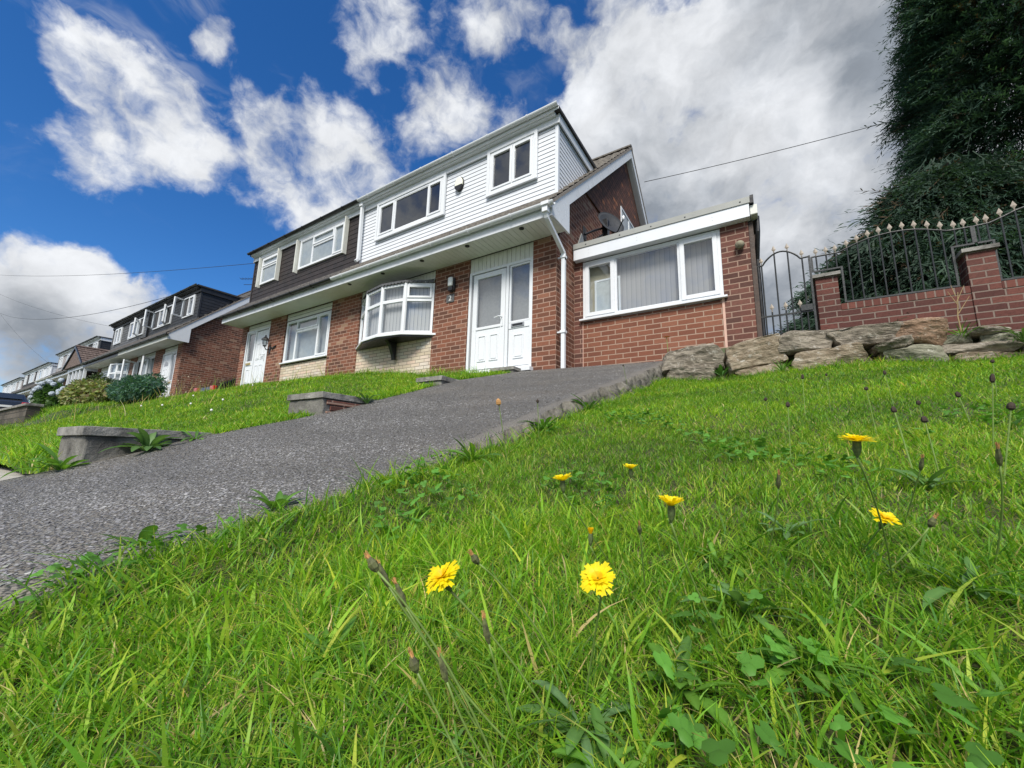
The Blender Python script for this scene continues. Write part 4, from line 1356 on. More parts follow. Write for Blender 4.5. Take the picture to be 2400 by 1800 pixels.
H2 = (-16.82, .14, .23)
hr, ws = far_house('semi_detached_house', 'black boarded dormer house with open casements beside the brown brick gable wall', H2, +1, dict(open1=(0, 2), open2=(0,), open3=(0, 2), bk='room', g='glass', fascia='white_old', dfascia='slate_clad'))
for (hx, w, z0, z1, y, ang, par) in ((-5.02, .48, 3.83, 4.65, .28, math.radians(-62), hr), (-3.55, .58, 3.83, 4.65, .28, math.radians(-24), hr), (-1.57, .42, 3.83, 4.65, .28, math.radians(-72), hr),
                                     (-5.25, .60, 1.0, 2.15, -.02, math.radians(-58), hr), (-3.60, .62, 1.0, 2.15, -.02, math.radians(-32), hr)):
    open_sash(hr, hx, w, z0, z1, y, ang, par)
mb = MB(); sq_pipe(mb, [(-5.70, .26, 4.9), (-5.70, .28, 3.5), (-5.80, .12, 3.4)], .08); mb.build('downpipe', M['black'], hr)
hl, ws = far_house('semi_detached_house', 'faded grey boarded dormer house with bow window left of the black boarded one', H2, -1, dict(clad='slate_clad2', bow=True, open1=(2,), g='glass', bk='room', fascia='black', dfascia='slate_clad', dtile='tile_dark'))
open_sash(hl, -7.30, .5, 3.83, 4.65, .28, math.radians(-30), hl)
H3 = (-35.0, 1.0, .8)
far_house('semi_detached_house', 'dark green grey dormer house half hidden behind the tiled porch', H3, +1, dict(clad='slate_clad', pan='white_clad'))
far_house('semi_detached_house', 'pinkish grey boarded dormer house in the second pair down the street', H3, -1, dict(clad='grey_clad', groove='groove', gutter='white_old'))
H4 = (-48.5, 1.0, .4)
far_house('semi_detached_house', 'white clad dormer house in the third pair down the street', H4, +1, dict(clad='white_clad', groove='groove', barge='upvc'))
far_house('semi_detached_house', 'brown and cream dormer house beside the distant white one', H4, -1, dict(clad='black_clad'))
H5 = (-60.5, 1.0, .1)
far_house('semi_detached_house', 'farthest house with dark red gable side and white eaves', H5, +1, dict(clad='grey_clad', groove='groove'))
far_house('semi_detached_house', 'pale house at the far left edge of the row', H5, -1, dict(clad='white_clad', groove='groove'))

# gabled side porch of the second pair
t_ = thing('side_porch', 'white porch with brown tiled gable roof between the two grey dormer houses', 'porch', (-31.0, 0, .75))
mb = MB()
mb.box(-1.75, 1.75, -.20, -.12, -1.2, .95); mb.box(1.67, 1.75, -.12, 1.3, -1.2, 1.25); mb.box(-1.75, -1.67, -.12, 1.3, -1.2, 2.2)
for xx in (-1.70, -.75, .0, .75, 1.70): mb.box(xx - .06, xx + .06, -.22, -.10, .95, 2.0)
mb.box(1.66, 1.76, 1.2, 1.3, 1.25, 2.0)
mb.box(-1.85, 1.85, -.25, -.10, 2.0, 2.25); mb.box(1.66, 1.80, -.10, 1.3, 1.85, 2.25)
mb.build('wall', M['upvc'], t_)
mb = MB(); mb.poly([(-1.7, -.14, .95), (1.7, -.14, .95), (1.7, -.14, 2.0), (-1.7, -.14, 2.0)]); mb.poly([(1.70, -.12, 1.25), (1.70, 1.2, 1.25), (1.70, 1.2, 1.85), (1.70, -.12, 1.85)])
mb.build('glass', M['glass_dark'], t_, fix=False)
mb = MB(); mb.box(-1.6, 1.5, .3, .36, -.2, 2.0); mb.build('room', M['room'], t_)
mb = MB()
for k in range(9):
    z0_ = 2.26 + k * .12; hw = 1.85 * (1 - k / 9.2); hw2 = 1.85 * (1 - (k + 1) / 9.2)
    mb.poly([(-hw, -.27, z0_), (hw, -.27, z0_), (hw2, -.255, z0_ + .12), (-hw2, -.255, z0_ + .12)])
mb.build('gable_boarding', M['slate_clad2'], t_, fix=False)
mb = MB()
nc = 7
for sg in (1, -1):
    for k in range(nc):
        u0, u1 = k / nc, (k + 1) / nc
        xa, xb = sg * 2.05 * (1 - u0), sg * 2.05 * (1 - u1)
        za, zb = 2.22 + 1.16 * u0, 2.22 + 1.16 * u1
        nn = 12
        for q in range(nn):
            ya, yb_ = -.42 + 1.80 * q / nn, -.42 + 1.80 * (q + 1) / nn
            j = .02 * ((q * 7 + k * 3) % 4) / 4
            mb.poly([(xa, ya, za + .06 + j), (xa, yb_ - .012, za + .06 + j), (xb, yb_ - .012, zb + .01), (xb, ya, zb + .01)])
            mb.poly([(xa, ya, za - .01), (xa, yb_ - .012, za - .01), (xa, yb_ - .012, za + .06 + j), (xa, ya, za + .06 + j)])
mb.prism([(-2.05, 2.20), (0, 3.36), (2.05, 2.20)], 'y', -.40, 1.36)
mb.tube([(0, -.42, 3.42), (0, 1.36, 3.42)], .09, 8)
mb.build('roof', M['tile_brown'], t_)
mb = MB()
mb.prism([(-2.1, 2.12), (-2.1, 2.24), (0, 3.42), (2.1, 2.24), (2.1, 2.12), (0, 3.28)], 'y', -.47, -.421)
mb.box(2.05, 2.15, -.47, 1.36, 2.14, 2.22)
mb.build('bargeboard', M['black'], t_)

# aerials
def aerial(loc, label, rz):
    a = thing('tv_aerial', label, 'tv aerial', loc, group='roof aerials', rz=rz)
    mb = MB(); mb.tube([(0, 0, -1.2), (0, 0, .5)], .02, 6); mb.build('mast', M['steel'], a)
    mb = MB(); mb.tube([(-.75, 0, .45), (.75, 0, .45)], .014, 6)
    for k in range(9): mb.tube([(-.7 + .17 * k, -.16, .45), (-.7 + .17 * k, .16, .45)], .008, 5)
    mb.tube([(-.5, 0, .1), (.4, 0, .1)], .014, 6)
    mb.build('boom', M['black'], a)
aerial((-21.3, 4.2, 7.6), 'thin tv aerial on the roof behind the black boarded dormer', .5)
aerial((-36.5, 4.5, 8.3), 'thin tv aerial on the roof above the tiled porch', .3)
# ------------------------------------------------------------------ iron gate and railings
FIN = MB()
FIN.lathe([(.004, 0), (.009, .006), (.005, .018), (.011, .024), (.006, .032)], (0, 0, 0), 8)
b0 = len(FIN.v)
FIN.v += [(.029, 0, .072), (0, .009, .072), (-.029, 0, .072), (0, -.009, .072), (0, 0, .138), (0, 0, .030)]
for k in range(4):
    FIN.f.append((b0 + k, b0 + (k + 1) % 4, b0 + 4)); FIN.f.append((b0 + (k + 1) % 4, b0 + k, b0 + 5)); FIN.mi += [0, 0]
fin_me = None


def finial(parent, x, y, z):
    global fin_me
    if fin_me is None:
        o = FIN.build('finial', M['finial'], parent); fin_me = o.data
    else:
        o = bpy.data.objects.new('finial', fin_me); COL.objects.link(o); o.parent = parent
    o.location = (x, y, z)
    return o


def zpath(path, x):
    for (xa, za), (xb, zb) in zip(path[:-1], path[1:]):
        if xa <= x <= xb and xb > xa: return za + (zb - za) * (x - xa) / (xb - xa)
    return path[-1][1]


YG = 1.0
gt = thing('garden_gate', 'black iron garden gate with arched top between the extension and the brick pier', 'gate', (0, YG, 0))
arch = [(2.985, 1.47), (3.075, 1.475)] + [(3.075 + .48 * k / 14, 1.475 + .175 * math.sin(math.pi * k / 14) ** .8) for k in range(1, 15)] + [(3.66, 1.48)]
mb = MB()
mb.tube([(x, 0, z) for x, z in arch], .013, 8)
mb.box(2.972, 2.998, -.012, .012, -.05, 1.482); mb.box(3.647, 3.673, -.012, .012, -.05, 1.492)
mb.box(2.998, 3.647, -.012, .012, .63, .652); mb.box(2.998, 3.647, -.012, .012, 0.0, .022)
mb.box(3.50, 3.64, -.03, -.012, .652, .74)
mb.build('gate_frame', M['iron'], gt)
for x in (3.06, 3.235, 3.405, 3.575):
    mb = MB(); zt_ = zpath(arch, x); mb.tube([(x, 0, .02), (x, 0, zt_)], .0105, 8); mb.build('bar', M['iron'], gt); finial(gt, x, 0, zt_)
for x in (3.145, 3.32, 3.495):
    mb = MB(); mb.tube([(x, 0, .02), (x, 0, .70)], .0105, 8); mb.build('bar', M['iron'], gt); finial(gt, x, 0, .70)
mb = MB(); mb.box(2.90, 2.972, -.02, .0, 1.38, 1.46); mb.box(2.90, 2.972, -.02, .0, 1.02, 1.05); mb.tube([(2.91, -.03, 1.05), (2.91, -.03, 1.45)], .008, 6)
mb.build('latch', M['steel'], gt)

RY_ = 1.17
rl_ = thing('iron_railing', 'black arched iron railing with pale spear finials between the two brick piers', 'railing', (0, RY_, 0))
top1 = [(3.70, 1.53), (4.02, 1.525), (4.12, 1.565), (4.235, 1.61), (4.35, 1.645), (4.48, 1.665), (4.61, 1.672), (4.73, 1.665), (4.85, 1.645), (4.95, 1.615), (5.05, 1.575), (5.15, 1.535), (5.20, 1.528), (5.375, 1.525)]
mb = MB()
mb.tube([(x, 0, z) for x, z in top1], .012, 8)
mb.box(3.693, 3.715, -.011, .011, 1.29, 1.53); mb.box(3.715, 4.03, -.011, .011, 1.28, 1.302)
mb.box(4.03, 4.053, -.011, .011, .75, 1.302); mb.box(4.053, 5.16, -.011, .011, .742, .765); mb.box(5.16, 5.184, -.011, .011, .742, 1.302)
mb.box(5.184, 5.375, -.011, .011, 1.28, 1.302); mb.box(5.36, 5.382, -.011, .011, 1.302, 1.53)
mb.build('rail_frame', M['iron'], rl_)
for x in (3.76, 3.88, 3.99, 5.22, 5.31):
    mb = MB(); zt_ = zpath(top1, x); mb.tube([(x, 0, 1.29), (x, 0, zt_)], .010, 8); mb.build('bar', M['iron'], rl_); finial(rl_, x, 0, zt_)
for x in (4.125, 4.245, 4.37, 4.49, 4.61, 4.735, 4.855, 4.98, 5.10):
    mb = MB(); zt_ = zpath(top1, x); mb.tube([(x, 0, .75), (x, 0, zt_)], .010, 8); mb.build('bar', M['iron'], rl_); finial(rl_, x, 0, zt_)

rl2 = thing('iron_railing', 'second iron railing rising to the right behind the wider brick pier under the conifer', 'railing', (0, RY_ + .005, 0))
top2 = [(5.39, 1.525), (5.53, 1.53), (5.64, 1.57), (5.77, 1.63), (5.90, 1.665), (6.03, 1.68), (6.16, 1.68), (6.30, 1.66), (6.44, 1.62), (6.58, 1.56), (6.70, 1.53), (6.9, 1.525)]
mb = MB()
mb.tube([(x, 0, z) for x, z in top2], .012, 8)
mb.box(5.384, 5.404, -.011, .011, 1.302, 1.53); mb.box(5.404, 5.53, -.011, .011, 1.28, 1.302); mb.box(5.53, 5.553, -.011, .011, .742, 1.302); mb.box(5.553, 6.68, -.011, .011, .742, .765); mb.box(6.68, 6.70, -.011, .011, .742, 1.53)
mb.build('rail_frame', M['iron'], rl2)
for x in (5.43, 5.515):
    mb = MB(); zt_ = zpath(top2, x); mb.tube([(x, 0, 1.29), (x, 0, zt_)], .010, 8); mb.build('bar', M['iron'], rl2); finial(rl2, x, 0, zt_)
for x in (5.64, 5.765, 5.89, 6.01, 6.14):
    mb = MB(); zt_ = zpath(top2, x); mb.tube([(x, 0, .75), (x, 0, zt_)], .010, 8); mb.build('bar', M['iron'], rl2); finial(rl2, x, 0, zt_)

gw = thing('garden_wall', 'low red brick garden wall with two capped piers carrying the iron railings', 'brick wall', (0, 1.1, 0))
mb = MB(); mb.box(3.97, 8.0, .003, .20, -.6, .62); mb.build('wall', M['brick_wall'], gw)
mb = MB(); mb.box(3.972, 5.248, -.004, .205, .622, .715); mb.box(5.512, 8.0, -.004, .205, .622, .715); mb.build('brick_on_edge_coping', M['brick_edge'], gw, bevel=.004)
for (a, b) in ((3.71, 3.97), (5.25, 5.51)):
    mb = MB(); mb.box(a, b, -.012, .25, -.6, 1.15); pr_ = mb.build('pier', M['brick_wall'], gw, bevel=.004)
    mb = MB()
    mb.box(a - .035, b + .035, -.05, .29, 1.152, 1.20)
    base = len(mb.v)
    mb.v += [(a - .035, -.05, 1.20), (b + .035, -.05, 1.20), (b + .035, .29, 1.20), (a - .035, .29, 1.20), ((a + b) / 2, .12, 1.245)]
    for k in range(4): mb.f.append((base + k, base + (k + 1) % 4, base + 4)); mb.mi.append(0)
    mb.build('pier_cap', M['coping'], pr_)

# ------------------------------------------------------------------ rock wall along the top of the right lawn
from mathutils import noise as mnoise


def rock_mat(name, a, b_, lich):
    mt, t, b = new_mat(name)
    v = objvec(t)
    rn = t.node('ShaderNodeObjectInfo')
    v2 = t.vmath('ADD', v, t.node('ShaderNodeCombineXYZ', {0: t.math('MULTIPLY', rn.outputs['Random'], 30.0), 1: 0.0, 2: 0.0}).outputs[0])
    st = t.node('ShaderNodeMapping', {'Vector': v2, 'Scale': (1.0, 1.0, 3.2)}).outputs[0]
    n = t.noise(st, 7.0, 8, 0.65, .4)
    colr = t.ramp(n, [(0.25, tuple(x * .35 for x in a)), (0.45, a), (0.65, b_), (0.85, tuple(min(1, x * 1.3) for x in b_))])
    ln = t.maprange(t.noise(v2, 16.0, 7, 0.7), 0.54, 0.68)
    colr = t.mix(t.math('MULTIPLY', ln, .75), colr, lich)
    mo = t.maprange(t.noise(v2, 5.0, 6, 0.7), 0.55, 0.75)
    colr = t.mix(t.math('MULTIPLY', mo, .45), colr, (0.055, 0.06, 0.025))
    t.l.new(colr, b.inputs['Base Color'])
    b.inputs['Roughness'].default_value = .92
    b.inputs['Specular IOR Level'].default_value = .2
    h = t.math('ADD', t.noise(st, 14.0, 9, .7), t.math('MULTIPLY', t.noise(v2, 60.0, 5, .7), .35))
    bn = t.node('ShaderNodeBump', {'Strength': 1.0, 'Distance': .03, 'Height': h})
    t.l.new(bn.outputs[0], b.inputs['Normal'])
    return mt


RK = {'grey': rock_mat('grey_sandstone', (0.19, 0.165, 0.13), (0.35, 0.31, 0.25), (0.52, 0.49, 0.43)),
      'tan': rock_mat('tan_sandstone', (0.22, 0.175, 0.12), (0.37, 0.315, 0.235), (0.54, 0.52, 0.465)),
      'rust': rock_mat('rust_sandstone', (0.24, 0.155, 0.10), (0.40, 0.275, 0.195), (0.48, 0.42, 0.35)),
      'green': rock_mat('green_grey_stone', (0.18, 0.178, 0.128), (0.32, 0.315, 0.24), (0.46, 0.455, 0.38))}


def rock(label, x, z, w, h, dep, tilt, mat, seed, yf=-.6, chop=7):
    r = random.Random(seed)
    h *= 1.06; w *= 1.0
    bm = bmesh.new()
    bmesh.ops.create_cube(bm, size=1.0)
    bmesh.ops.subdivide_edges(bm, edges=bm.edges[:], cuts=15, use_grid_fill=True)
    planes = []
    for sx in (-1, 1):   # raked ends, split faces, knocked corners
        planes.append((Vector((sx, r.uniform(-.35, .2), r.uniform(-.35, .35))).normalized(), r.uniform(.42, .49)))
        planes.append((Vector((sx * r.uniform(.1, .35), r.uniform(-.2, .2), 1)).normalized(), r.uniform(.42, .50)))
        planes.append((Vector((sx * r.uniform(.15, .5), -1, r.uniform(-.3, .3))).normalized(), r.uniform(.40, .50)))
        for sz in (-1, 1):
            planes.append((Vector((sx * r.uniform(.5, 1), r.uniform(-.6, -.1), sz * r.uniform(.3, .8))).normalized(), r.uniform(.60, .74)))
    planes.append((Vector((r.uniform(-.2, .2), -.6, -1)).normalized(), r.uniform(.50, .60)))
    planes.append((Vector((r.uniform(-.2, .2), -.7, 1)).normalized(), r.uniform(.52, .62)))
    off = Vector((seed * 3.7, seed * 1.3, 0))
    for v in bm.verts:
        p = v.co.copy()
        for n, d in planes:
            e = p.dot(n) - d
            if e > 0: p -= n * e
        P = Vector((p.x * w, p.y * dep, p.z * h))
        lay = mnoise.noise(Vector((P.x * 3, P.y * 3, P.z * 22)) + off)
        big = mnoise.noise(P * 5 + off); sm = mnoise.noise(P * 19 + off); fine = mnoise.noise(P * 45 + off)
        nn = v.normal
        P += nn * (big * .022 + lay * .009 + sm * .012 + fine * .006)
        v.co = P
    me = bpy.data.meshes.new('boulder'); bm.to_mesh(me); bm.free()
    me.materials.append(RK[mat])
    o = bpy.data.objects.new('boulder', me); COL.objects.link(o)
    o.location = (x, yf + dep / 2, z); o.rotation_euler = (0, math.radians(-tilt), math.radians(r.uniform(-5, 5)))
    return tag(o, label, 'boulder', 'stones of the rock wall')


for args in (
    ('rounded grey boulder at the end of the drive, leftmost of the rock wall', 2.19, -.25, .75, .33, .42, 2, 'grey', 1),
    ('small grey stone half sunk in the grass under the leftmost boulder', 2.19, -.48, .62, .22, .45, -3, 'grey', 2, -.64),
    ('big tan lichen-spotted boulder tilting up to the right below the brown corner boarding', 2.87, -.25, .66, .37, .42, 13, 'tan', 3),
    ('flat brown slab under the tilted tan boulder', 2.95, -.50, .58, .17, .45, 6, 'tan', 4, -.63),
    ('dark grey cracked block below the garden gate', 3.42, -.17, .57, .26, .45, -1, 'grey', 5, -.56),
    ('large brown flat block in the bottom row below the cracked grey block', 3.60, -.43, .72, .30, .5, 1, 'tan', 6, -.66),
    ('long grey stone lying next to the rust coloured one on top of the wall', 3.94, -.185, .66, .23, .42, 2, 'grey', 7, -.60),
    ('rust coloured block with pale right end on top of the wall', 4.34, -.205, .46, .29, .44, -3, 'rust', 8, -.61),
    ('thin pale sliver of stone wedged slantwise under the long grey stone', 4.11, -.325, .34, .085, .32, 14, 'grey', 9, -.68),
    ('pale greenish block at the bottom below the rust coloured stone', 4.27, -.48, .54, .25, .5, 0, 'green', 10, -.66),
    ('long brownish bottom stone at the far right of the rock wall', 4.74, -.57, .48, .17, .45, -3, 'tan', 11, -.66),
    ('flat layered grey slab above the far right bottom stone', 4.70, -.435, .56, .12, .42, -3, 'grey', 12, -.62),
    ('thin pale capstone lying loose near the right end of the rock wall', 4.80, -.265, .33, .07, .34, -2, 'grey', 13, -.58),
    ('small dark stone tucked beside the rust coloured block', 4.59, -.315, .22, .09, .3, 3, 'green', 14, -.55),
    ('mossy greenish stone under the thin pale capstone', 4.93, -.355, .34, .11, .38, -4, 'green', 15, -.58),
    ('greyish stone below the mossy one at the right edge of the wall', 5.18, -.45, .42, .30, .4, 0, 'grey', 16, -.56)):
    rock(*args[:9], **({'yf': args[9]} if len(args) > 9 else {}))
# earth bank behind the stones
mb = MB()
for x0, x1 in ((1.83, 2.5), (2.5, 3.2), (3.2, 4.0), (4.0, 4.8), (4.8, 6.0), (6.0, 8.5)):
    mb.poly([(x0, -.42, -.75), (x1, -.42, -.75), (x1, -.36, -.30), (x0, -.36, -.30)]); mb.poly([(x0, -.36, -.30), (x1, -.36, -.30), (x1, .1, -.22), (x0, .1, -.22)])
tag(mb.build('soil_bank', M['soil'], fix=False), kind='structure')

# ------------------------------------------------------------------ stepped edging walls along the drive
def step_wall(label, x0, y0, y1, zt, depth, seed, x1=-.625):
    t_ = thing('edging_wall', label, 'low wall', (0, 0, 0), group='stepped edging walls of the drive')
    r = random.Random(seed)
    mb = MB()
    mb.box(x0 + .02, x1, y0 + .02, y1, zt - depth, zt - .062)
    o = mb.build('wall_body', M['concrete'], t_, bevel=.012)
    # irregular render: subdivide and jitter
    bm = bmesh.new(); bm.from_mesh(o.data)
    bmesh.ops.subdivide_edges(bm, edges=bm.edges[:], cuts=10, use_grid_fill=True)
    for v in bm.verts: v.co += Vector((1, 1, .6)) * (mnoise.noise(v.co * 9) * .008 + mnoise.noise(v.co * 30) * .004)
    bm.to_mesh(o.data); bm.free()
    mb = MB(); mb.box(x0, x1 + .018, y0, y1 + .06, zt - .06, zt)
    o = mb.build('coping', M['coping'], t_, bevel=.008)
    bm = bmesh.new(); bm.from_mesh(o.data)
    bmesh.ops.subdivide_edges(bm, edges=bm.edges[:], cuts=14, use_grid_fill=True)
    for v in bm.verts: v.co += Vector((1, 1, .7)) * (mnoise.noise(v.co * 11) * .004 + mnoise.noise(v.co * 34) * .0025)
    bm.to_mesh(o.data); bm.free()
    return t_


step_wall('lowest and longest of the grey edging walls, beside the pavement at the foot of the drive', -1.40, -5.30, -4.58, -1.435, .7, 1, -.745)
w2 = step_wall('edging wall with exposed brown brick side, second up the drive', -1.24, -3.76, -3.08, -.985, .6, 2)
mb = MB()
for k, (y0, y1, z) in enumerate(((-3.70, -3.30, -1.06), (-3.66, -3.22, -1.115), (-3.70, -3.35, -1.17))):
    mb.box(-.63, -.612, y0, y1, z - .045, z)
mb.build('exposed_brick', M['brick_dark'], w2, bevel=.004)
step_wall('small grey edging wall in front of the brick pier left of the front door', -1.08, -2.12, -1.74, -.525, .5, 3)
step_wall('topmost edging block just below the white front door', -1.10, -.37, .0, -.035, .35, 4)

# ------------------------------------------------------------------ foliage
M['leaf'] = foliage_mat('leaf_green')
M['needle'] = foliage_mat('conifer_foliage', .30, .6, .2)
M['bark'] = pmat('bark', (0.05, 0.04, 0.032), .95, .4, 12.0, bump=.8)


def quads_from_strips(P, Wd):
    """P (n,s,3) centre lines, Wd (n,s,3) half width vectors -> verts, quads"""
    n, s, _ = P.shape
    V = np.stack([P - Wd, P + Wd], 2).reshape(n, s * 2, 3)
    base = (np.arange(n) * s * 2)[:, None, None]
    k = np.arange(s - 1)
    q = np.stack([2 * k, 2 * k + 1, 2 * k + 3, 2 * k + 2], -1)[None] + base
    return V.reshape(-1, 3), q.reshape(-1, 4)


def unit(v):
    return v / np.maximum(np.linalg.norm(v, axis=-1, keepdims=True), 1e-9)


def fronds(name, org, direc, length, colr, mat, parent=None, nl=9, lw=.011, ll=.30):
    """feathery sprays: a drooping axis with rows of narrow leaflets"""
    n = len(org)
    d = unit(direc)
    up = np.tile(np.array([0, 0, 1.0]), (n, 1))
    side = unit(np.cross(d, up) + 1e-4)
    roll = rng.normal(0, .7, n)[:, None]
    nrm = np.cross(side, d)
    side, nrm = side * np.cos(roll) + nrm * np.sin(roll), nrm * np.cos(roll) - side * np.sin(roll)
    s = 4
    t = np.linspace(0, 1, s)[None, :, None]
    droop = rng.uniform(.05, .35, n)[:, None, None]
    ax = org[:, None] + d[:, None] * t * length[:, None, None] - np.array([0, 0, 1.0]) * droop * (t ** 2) * length[:, None, None]
    Wd = side[:, None] * (lw * .6) * (1 - t * .7)
    V, Q = quads_from_strips(ax, Wd)
    C = np.repeat(colr, s * 2, 0)
    Vs, Qs, Cs = [V], [Q], [C]; off = len(V)
    for k in range(nl):
        tt = .12 + .85 * k / nl
        p0 = org + d * (tt * length)[:, None] - np.array([0, 0, 1.0]) * droop[:, 0] * (tt ** 2) * length[:, None]
        sg = 1 if k % 2 else -1
        ld = unit(d * .85 + side * sg * rng.uniform(.35, .8, n)[:, None] + nrm * rng.normal(0, .18, n)[:, None] - np.array([0, 0, .12]))
        L = (ll * length * (1.15 - tt) * rng.uniform(.7, 1.2, n))[:, None]
        w = nrm * .35 + np.cross(ld, nrm)
        w = unit(w) * lw
        P = np.stack([p0, p0 + ld * L * .55, p0 + ld * L - np.array([0, 0, .08]) * L], 1)
        Wd = np.stack([w * .5, w, w * .12], 1)
        V, Q = quads_from_strips(P, Wd)
        Vs.append(V); Qs.append(Q + off); off += len(V)
        Cs.append(np.repeat(colr * rng.uniform(.85, 1.15, (n, 1)), 6, 0))
    V = np.concatenate(Vs); Q = np.concatenate(Qs); C = np.concatenate(Cs)
    return np_mesh(name, V, Q.ravel(), np.full(len(Q), 4), mat, C, parent)


def tree_trunk(parent, pts, r0, limbs, mat=None):
    mb = MB()
    n = len(pts)
    mb.tube(pts, [r0 * (1 - .8 * k / (n - 1)) for k in range(n)], 12)
    for a, b, r in limbs:
        a, b = Vector(a), Vector(b)
        mid = a.lerp(b, .5) + Vector((0, 0, -.06))
        mb.tube([a, mid, b], [r, r * .7, r * .3], 7)
    return mb.build('trunk', mat or M['bark'], parent, smooth=True)


def conifer(label, cx, cy, zb, H, R, nf, holes, seed, name='conifer_tree', lean=(0, 0), flen=(.38, .75), base_r=.9, sparse_trunk=True, rprof=None, lw=.013, tone=1.0, ripple=1.0):
    global rng
    t_ = thing(name, label, 'conifer', (cx, cy, zb))
    g = np.random.default_rng(seed)
    z = g.uniform(.25, H, nf) ** 1.0
    az = g.uniform(0, 2 * np.pi, nf)
    prof = rprof if rprof is not None else (lambda zz: R * np.clip((H - zz) / (H * .35), .05, 1) ** .6)
    rad = prof(z) * (1 + ripple * (.16 * np.sin(az * 3 + z * 1.1) + .14 * np.sin(az * 5 - z * 2.3) + .12 * np.sin(z * 5.1 + az) + .08 * np.sin(az * 11 + z * 7)))
    u = g.uniform(0, 1, nf) ** .35
    rr = rad * (0.45 + .55 * u)
    keep = np.ones(nf, bool)
    if holes is not None:
        nz = np.sin(az * 4 + 1.3 * z) + np.sin(az * 7 - 2.1 * z + 1) + np.sin(z * 6.3 + az * 2)
        inb = np.exp(-((z - holes[0]) / holes[1]) ** 2)
        keep = g.uniform(0, 1, nf) > inb * np.clip(.45 + .40 * nz, 0, .97)
    z, az, rr, u = z[keep], az[keep], rr[keep], u[keep]; n = len(z)
    org = np.stack([rr * np.cos(az) + lean[0] * z, rr * np.sin(az) + lean[1] * z, z], -1)
    out = np.stack([np.cos(az), np.sin(az), np.zeros(n)], -1)
    direc = out * g.uniform(.6, 1.1, (n, 1)) + np.array([0, 0, 1]) * g.uniform(-.55, .25, (n, 1)) + g.normal(0, .25, (n, 3))
    L = g.uniform(flen[0], flen[1], n) * (.6 + .5 * u)
    long_ = g.uniform(0, 1, n) < .13
    org = org - unit(direc) * (L * .55)[:, None]
    L = np.where(long_ & (u > .75), L * 1.45, L)
    k = g.uniform(0, 1, (n, 1)); clump = .5 + .5 * np.sin(az * 6 + z * 2.7)[:, None] * np.sin(z * 3.9 + 1)[:, None]
    c = np.array([.045, .105, .072]) * (1 - k) + np.array([.085, .17, .105]) * k
    c = c * (.75 + .5 * clump) * tone
    br = g.uniform(0, 1, n) < .05
    c[br] = np.array([.07, .05, .028])
    save = rng; rng = np.random.default_rng(seed + 1)
    fronds('crown', org, direc, L, c, M['needle'], t_, lw=lw)
    rng = save
    limbs = []
    r = random.Random(seed)
    for kk in range(int(H * 4)):
        zz = .4 + kk * .24; a = r.uniform(0, 6.28); l = float(prof(np.array([zz]))[0]) * r.uniform(.55, .9)
        limbs.append(((lean[0] * zz, lean[1] * zz, zz), (lean[0] * zz + l * math.cos(a), lean[1] * zz + l * math.sin(a), zz + l * .25), .035))
    tree_trunk(t_, [(lean[0] * q, lean[1] * q, q) for q in np.linspace(-.3, H * .96, 12)], .02 * H ** 1 + .04, limbs)
    return t_


conifer('towering dark conifer at the right edge, rising out of the frame behind the railings', 7.55, 4.3, .0, 11.5, 1.72, 36000, (3.55, .6), 5, flen=(.32, .66), lw=.0105, tone=.62, ripple=.45)
conifer('lower spreading conifer bush directly behind the arched railing', 5.75, 3.0, -.1, 3.5, 1.35, 11000, None, 6, lw=.014, tone=.42, name='conifer_bush', rprof=lambda zz: 2.75 * np.clip(1.02 - zz / 3.7, .03, 1) ** .8, flen=(.4, .85)).scale = (1, .55, 1)
conifer('dark conifer bush behind the right railing under the tall tree', 7.7, 2.7, -.1, 2.5, 1.2, 4200, None, 16, lw=.014, tone=.4, name='conifer_bush', rprof=lambda zz: 1.3 * np.clip(1.08 - (zz / 2.6) ** 2.5, .05, 1), flen=(.25, .5))
conifer('small conifer bush seen through the bars of the garden gate', 4.75, 4.0, -.1, 2.75, .85, 7000, None, 7, lw=.012, tone=.55, name='conifer_bush', rprof=lambda zz: 2.5 * np.clip(1.03 - zz / 2.8, .03, 1) ** .85, flen=(.22, .42)).scale = (1, .6, 1)


def leaf_cloud(n, fn, size, cols, g, aspect=.55, hang=.3):
    """n leaf quads: fn(n)->(pos, outward)"""
    pos, out = fn(n)
    d = unit(out + g.normal(0, .75, (n, 3)) + np.array([0, 0, -hang]))
    side = unit(np.cross(d, g.normal(0, 1, (n, 3))))
    L = g.uniform(size[0], size[1], n)[:, None]
    P = np.stack([pos, pos + d * L * .5, pos + d * L], 1)
    W = np.stack([side * L * .08, side * L * aspect * .5, side * L * .04], 1)
    V, Q = quads_from_strips(P, W)
    idx = g.integers(0, len(cols), n)
    C = np.array(cols)[idx] * g.uniform(.75, 1.25, (n, 1))
    return V, Q, np.repeat(C, 6, 0)


